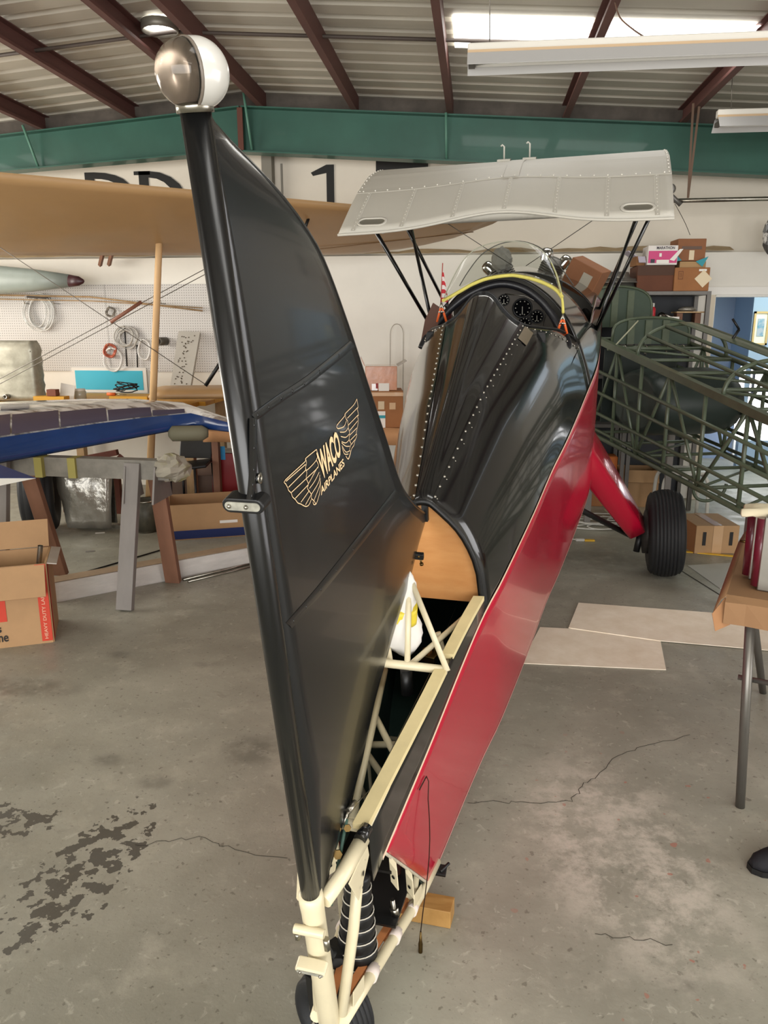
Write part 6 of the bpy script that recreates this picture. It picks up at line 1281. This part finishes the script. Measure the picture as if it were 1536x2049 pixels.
# two flat tanks: steel faces with maroon edges, on the table
for k, (px0, py0, off) in enumerate(((1505, 1180, .0), (1488, 1158, .0))):
    b0 = P(px0, py0, Z=tz2+.008); h = .262; th = .05; w = .45
    t = thing('flat_tank', ('front' if k == 0 else 'rear')+' flat steel tank with maroon edges standing on the paper covered table', 'tank', b0+tx_*w/2, 'flat tanks on the right table')
    o = b0+ty_*.0; d_ = (tx_*.97-ty_*.05).normalized(); yy = Vector((-d_.y, d_.x, 0))
    mb = MB(); mb.obox(o+d_*(w/2+.012)+yy*th/2+Vector((0, 0, h/2)), d_*w/2, yy*th/2, (0, 0, h/2)); mb.build('tank_body', M('tank_steel', '#86827a', .32, metal=.85, var=.1, vscale=6), t, bev=.004)
    mb = MB(); mb.tube([o+d_*.01+yy*th/2+Vector((0, 0, .012)), o+d_*.008+yy*th/2+Vector((0, 0, h-.01))], .022, 12); mb.build('maroon_edge', M('maroon_edge', '#5a1524', .35, coat=.3), t)
    if k == 1: mb = MB(); mb.tube([o+yy*th/2+Vector((0, 0, h*.5)), o-d_*.03+yy*th/2+Vector((0, 0, h*.5))], .005, 8); mb.build('outlet_stub', MBR, t)
q = P(1500, 1018, Z=tz2+.277); mb = MB(); random.seed(6); rows = []
for i in range(8): rows.append([q+d_*(-.03+.30*i/7)+yy*(-.02+.12*j/7)+Vector((0, 0, .012*math.sin(i*1.9+j*1.3)+.01*random.random()+(-.03 if j == 0 else 0)+(-.02 if i == 0 else 0))) for j in range(8)])
mb.grid(rows); tag(mb.build('cream_rag', M('cream_cotton', '#d9ceb0', .9), solid=.006, sub=1), 'folded cream rag lying on the maroon edged tanks', 'rag')
# floor sheets
MSHT = M('speckled_board', '#f0e6d4', .7, col2='#dfd1ba', vscale=7, bump=.05, bscale=40)
for lab, pts, z in (('pale speckled board on the floor nearest the fuselage, in front', [(1042, 1328), (1332, 1341), (1318, 1268), (1080, 1256)], .0), ('long pale speckled board on the floor reaching under the right table', [(1137, 1257), (1157, 1207), (1560, 1237), (1548, 1303), (1320, 1283)], .004)):
    mb = MB(); mb.prism([P(x, y, Z=z+.001) for x, y in pts], (0, 0, .004)); tag(mb.build('floor_board', MSHT), lab, 'board', 'pale boards on the floor')
mb = MB(); mb.prism([P(x, y, Z=.001) for x, y in ((1375, 1132), (1470, 1126), (1465, 1172), (1440, 1178))], (0, 0, .003)); tag(mb.build('grey_sheet', M('grey_sheet', '#b0aea6', .6)), 'thin grey sheet on the floor between tyre box and table', 'sheet')
# carton behind the right wheel, ruler
p0, p1 = P(1388, 1108, Z=0), P(1474, 1108, Z=0); x_, y_, l = frame2(p0, p1); hb = P(1388, 1052, Y=p0.y).z
FC = Carton('floor_carton', 'taped cardboard carton with black marks on the floor behind the right wheel', p0, x_, (l, .40, hb), MCARD)
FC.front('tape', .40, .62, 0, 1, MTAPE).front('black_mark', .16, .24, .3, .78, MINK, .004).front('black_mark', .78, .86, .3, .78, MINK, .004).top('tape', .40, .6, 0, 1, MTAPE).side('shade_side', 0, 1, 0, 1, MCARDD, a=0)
p = P(1366, 1103, Z=.004); mb = MB(); e = P(1480, 1114, Z=.004); mb.bar(p, e, .035, .006); tag(mb.build('yellow_ruler', M('ruler_yellow', '#e0b02e', .5), bev=.001), 'yellow ruler lying on the floor in front of the taped carton', 'ruler')
# cartons, stool, cords behind the landing gear
p0 = P(1215, 985, Y=7.42); c = Carton('low_carton', 'open brown carton on the floor behind the red landing gear', Vector((p0.x+.1, p0.y, 0)), (1, -.02, 0), (.36, .28, .36), MCARD, open_top=True); c.flap('front', 150, .12).flap('right', 120, .1)
z_ = .372; c = Carton('orange_carton', 'small orange carton stacked beside the open brown carton', Vector((p0.x-.13, p0.y-.02, .285)), (1, 0, 0), (.2, .2, .2), M('orange_card', '#b9682e', .7))
c = Carton('shadow_carton', 'brown carton beside the open carton, close to the fuselage', Vector((p0.x-.28, p0.y-.02, 0)), (1, .02, 0), (.36, .28, .28), MCARDD)
sc_ = P(1300, 985, Z=.0); sc_ = Vector((sc_.x+.03, 7.08, 0)); STL = thing('white_stool', 'low white tubular stool behind the right tyre', 'stool', sc_); hs = P(1300, 945, Y=7.08).z; MWT = M('white_tube', '#c9c7bf', .4)
for s in (-1, 1):
    mb = MB(); mb.tube(catmull([sc_+Vector((s*.2, -.16, 0)), sc_+Vector((s*.19, -.15, hs-.08)), sc_+Vector((s*.15, -.1, hs)), sc_+Vector((s*.15, .1, hs)), sc_+Vector((s*.19, .15, hs-.08)), sc_+Vector((s*.2, .16, 0))], 4), .016, 8); mb.build('leg_loop', MWT, STL)
mb = MB(); mb.lathe([(.0001, .0), (.19, 0), (.2, .012), (.19, .025), (.0001, .025)], sc_+Vector((0, 0, hs+.01)), (0, 0, 1), 24); mb.build('seat', MWT, STL)
random.seed(12)
for k in range(7):
    c = P(random.uniform(1165, 1245), random.uniform(1032, 1068), Z=.006); rx, ry = random.uniform(.10, .32), random.uniform(.06, .16); ph = random.uniform(0, 6); mb = MB()
    mb.tube([c+Vector((rx*math.cos(t)*(1+.15*math.sin(2*t+ph)), ry*math.sin(t)*(1+.2*math.cos(3*t+ph)), .004+.003*k)) for t in [ph+1.75*math.pi*j/24 for j in range(25)]], .0055, 6)
    if k == 0: CRD = thing('extension_cord', 'tangle of white extension cord on the floor inside the right landing gear', 'cord', c)
    mb.build('cord_loop', MWT, CRD)
mb = MB(); mb.prism([P(x, y, Z=.001) for x, y in ((1207, 1020), (1240, 1012), (1300, 1015), (1290, 1038), (1225, 1036))], (0, 0, .003)); tag(mb.build('paper_sheet', M('sheet_beige', '#b5a88f', .8)), 'beige paper sheet on the floor under the cord tangle', 'paper')
c = P(1160, 1080, Z=.01); PLG = thing('cord_plug', 'white and yellow plug end on the floor beside the fuselage', 'plug', c); mb = MB(); mb.box(c, (.07, .035, .02), .1); mb.build('plug_body', MWT, PLG, bev=.004); mb = MB(); mb.box(c+Vector((.075, .0, -.002)), (.08, .03, .012), .1); mb.build('yellow_tag', M('ruler_yellow'), PLG); mb = MB(); mb.tube(catmull([c+Vector((-.03, 0, 0)), c+Vector((-.07, .02, .0)), c+Vector((-.09, .06, .0)), c+Vector((-.14, .05, 0))], 4), .005, 6); mb.build('plug_cord', MWT, PLG)
# wood block by the tail, shoe at the right edge
a, b = P(838, 1838, Z=0.03), P(900, 1822, Z=0.03); d = (b-a).normalized(); d.z = 0; s_ = Vector((-d.y, d.x, 0)); mb = MB(); c = P(878, 1818, Z=.03); mb.obox(Vector((c.x-.035, c.y, .028)), Vector((.075, -.01, 0)), Vector((.005, .032, 0)), (0, 0, .028)); tag(mb.build('wood_block', M('pine_block', '#b28a50', .6, col2='#936b36', vscale=7, stretch=(1, 6, 1)), bev=.002), 'short pine wood block on the floor beside the tail frame', 'block')
sp_ = P(1500, 1742, Z=0); SHO = thing('black_shoe', 'black shoe standing on the floor at the right edge', 'shoe', sp_+Vector((.14, .02, 0)))
rings = []; dirx = Vector((.98, .2, 0)).normalized(); diry = Vector((-dirx.y, dirx.x, 0))
for t, w, h in ((0, .012, .02), (.02, .032, .04), (.06, .045, .052), (.12, .05, .07), (.18, .045, .10), (.22, .042, .115), (.28, .038, .10)):
    c = sp_+dirx*t+Vector((0, 0, .018)); rings.append([c+diry*w*math.cos(a)+Vector((0, 0, h*max(0, math.sin(a))**.8)) for a in [math.pi*j/10 for j in range(11)]]+[c-diry*w*.5+Vector((0, 0, -.001)), c+diry*w*.5+Vector((0, 0, -.001))])
mb = MB(); mb.loft(rings); mb.build('upper', M('black_suede', '#131318', .8, bump=.1, bscale=90), SHO)
mb = MB(); mb.loft([[sp_+dirx*t+diry*w+Vector((0, 0, z)) for w, z in ((-w_, 0), (w_, 0), (w_, .02), (-w_, .02))] for t, w_ in ((-.004, .014), (.02, .036), (.07, .05), (.13, .052), (.2, .044), (.285, .04))], smooth=False); mb.build('sole', MBK, SHO)
mb = MB(); q = sp_+dirx*.10+Vector((0, 0, .075)); mb.tube([q-diry*.02, q+Vector((0, 0, .02)), q+diry*.025], .004, 6); mb.tube([q-diry*.01+dirx*.03+Vector((0, 0, .02)), q+dirx*.02+Vector((0, 0, .05)), q+diry*.02+dirx*.04+Vector((0, 0, .03))], .004, 6); mb.build('laces', MBK, SHO)
# ---- small things resting on the airplane
c = A(onu(1172, 553, 4.72)); CX1 = Carton('nose_carton', 'tilted brown carton with a paper label resting on the engine cylinders', Vector((0, 0, 0)), (1, 0, 0), (.235, .2, .2), M('worn_card')); CX1.front('label', .5, .8, .35, .75, M('grey_label', '#a8a090', .7)); CX1.t.location = c+Vector((0, .0, -.0)); CX1.t.rotation_euler = (R_(8), R_(28), R_(-22))
for ch in CX1.t.children: ch.location = Vector((0, 0, -.11))
c = onu(1004, 520, 4.45); c.z = section(4.45, .3).z+.075; mb = blob((0, 0, 0), .085, (.9, .8, 1.0), 31, amp=.12)
for p in mb.v: p += Vector((c.x, c.y, c.z))
tag(mb.build('grey_cover', M('grey_cloth', '#8d8a84', .8), xf=A), 'crumpled grey cloth cover on the nose, seen through the windscreens', 'cover')
fp = A(onu(884, 600, 3.3)); FLG = thing('small_flag', 'small red and white striped flag behind the left cabane struts', 'flag', fp)
t0 = A(onu(885, 545, 3.45)); b0 = A(onu(880, 612, 3.45)); mb = MB(); mb.tube([b0+Vector((0, 0, -.1)), t0+Vector((0, 0, .05))], .003, 6); mb.build('flag_stick', M('flag_stick', '#a34a40', .5), FLG)
rows = []
for k in range(9):
    t = k/8; c = t0.lerp(b0, t); rows.append([c+Vector((.0, 0, 0)), c+Vector((.022*(.3+t), .01*math.sin(k), 0)), c+Vector((.045*(.2+t), -.01*math.sin(k), -.012))])
mb = MB()
for k in range(8): mb.add(rows[k]+rows[k+1], [(0, 1, 4, 3), (1, 2, 5, 4)], k % 2, True)
mb.build('flag_cloth', [M('flag_red', '#c2303a', .7), M('flag_white', '#e4dcd8', .7)], FLG)
for i, (px_, py_, u_) in enumerate(((883, 622, 2.93), (1125, 645, 2.93))):
    c = onu(px_, py_, u_); t = thing('spring_clamp', ('left' if i == 0 else 'right')+' orange-handled spring clamp gripping the yellow windscreen edging', 'clamp', A(c), 'spring clamps on the windscreen')
    for s in (-1, 1):
        mb = MB(); mb.tube([c+Vector((0, s*.004, .015)), c+Vector((0, s*.012, -.012)), c+Vector((0, s*.024, -.055))], .006, 8); mb.build('handle', M('orange_grip', '#d8602a', .5), t, xf=A)
        mb = MB(); mb.tube([c+Vector((0, s*.012, -.01)), c+Vector((0, s*.006, .015)), c+Vector((0, -s*.001, .04))], .005, 6); mb.build('jaw', MST, t, xf=A)
    mb = MB(); mb.tube([c+Vector((0, -.014, -.005)), c+Vector((0, .014, -.005))], .007, 8); mb.build('spring', MST, t, xf=A)
# white rag with yellow tape in the open tail bay
c = onu(809, 1245, .86); RG2 = thing('wrapped_rag', 'white cloth bundle bound with yellow tape inside the open tail bay', 'rag', A(c))
random.seed(21); mb = MB()
rings = []
for k in range(15):
    t = k/14; r = smooth_itp([(0, .045), (.15, .052), (.35, .042), (.5, .032), (.65, .034), (.85, .030), (1, .016)], t); cc = Vector((c.x+.02*t, c.y-.010+.012*t, c.z-.085+.24*t)); rings.append([cc+Vector((math.cos(a), math.sin(a), 0))*r*(1+.22*math.sin(3*a+k*.9)+random.uniform(-.06, .06)) for a in [2*math.pi*j/20 for j in range(20)]])
mb.loft(rings); mb.build('cloth', M('white_cotton', '#d9d6d0', .9), RG2, xf=A)
mb = MB(); rings = []
for k in range(5): t = .42+.06*k; cc = Vector((c.x+.02*t, c.y-.010+.012*t, c.z-.085+.205*t)); rings.append([cc+Vector((math.cos(a), math.sin(a), .12*math.cos(a)))*(.040+.003*math.sin(4*a)) for a in [2*math.pi*j/20 for j in range(20)]])
mb.loft(rings); mb.build('yellow_tape', M('bright_yellow_tape', '#d9c33c', .45), RG2, xf=A)
bpy.context.view_layer.update()
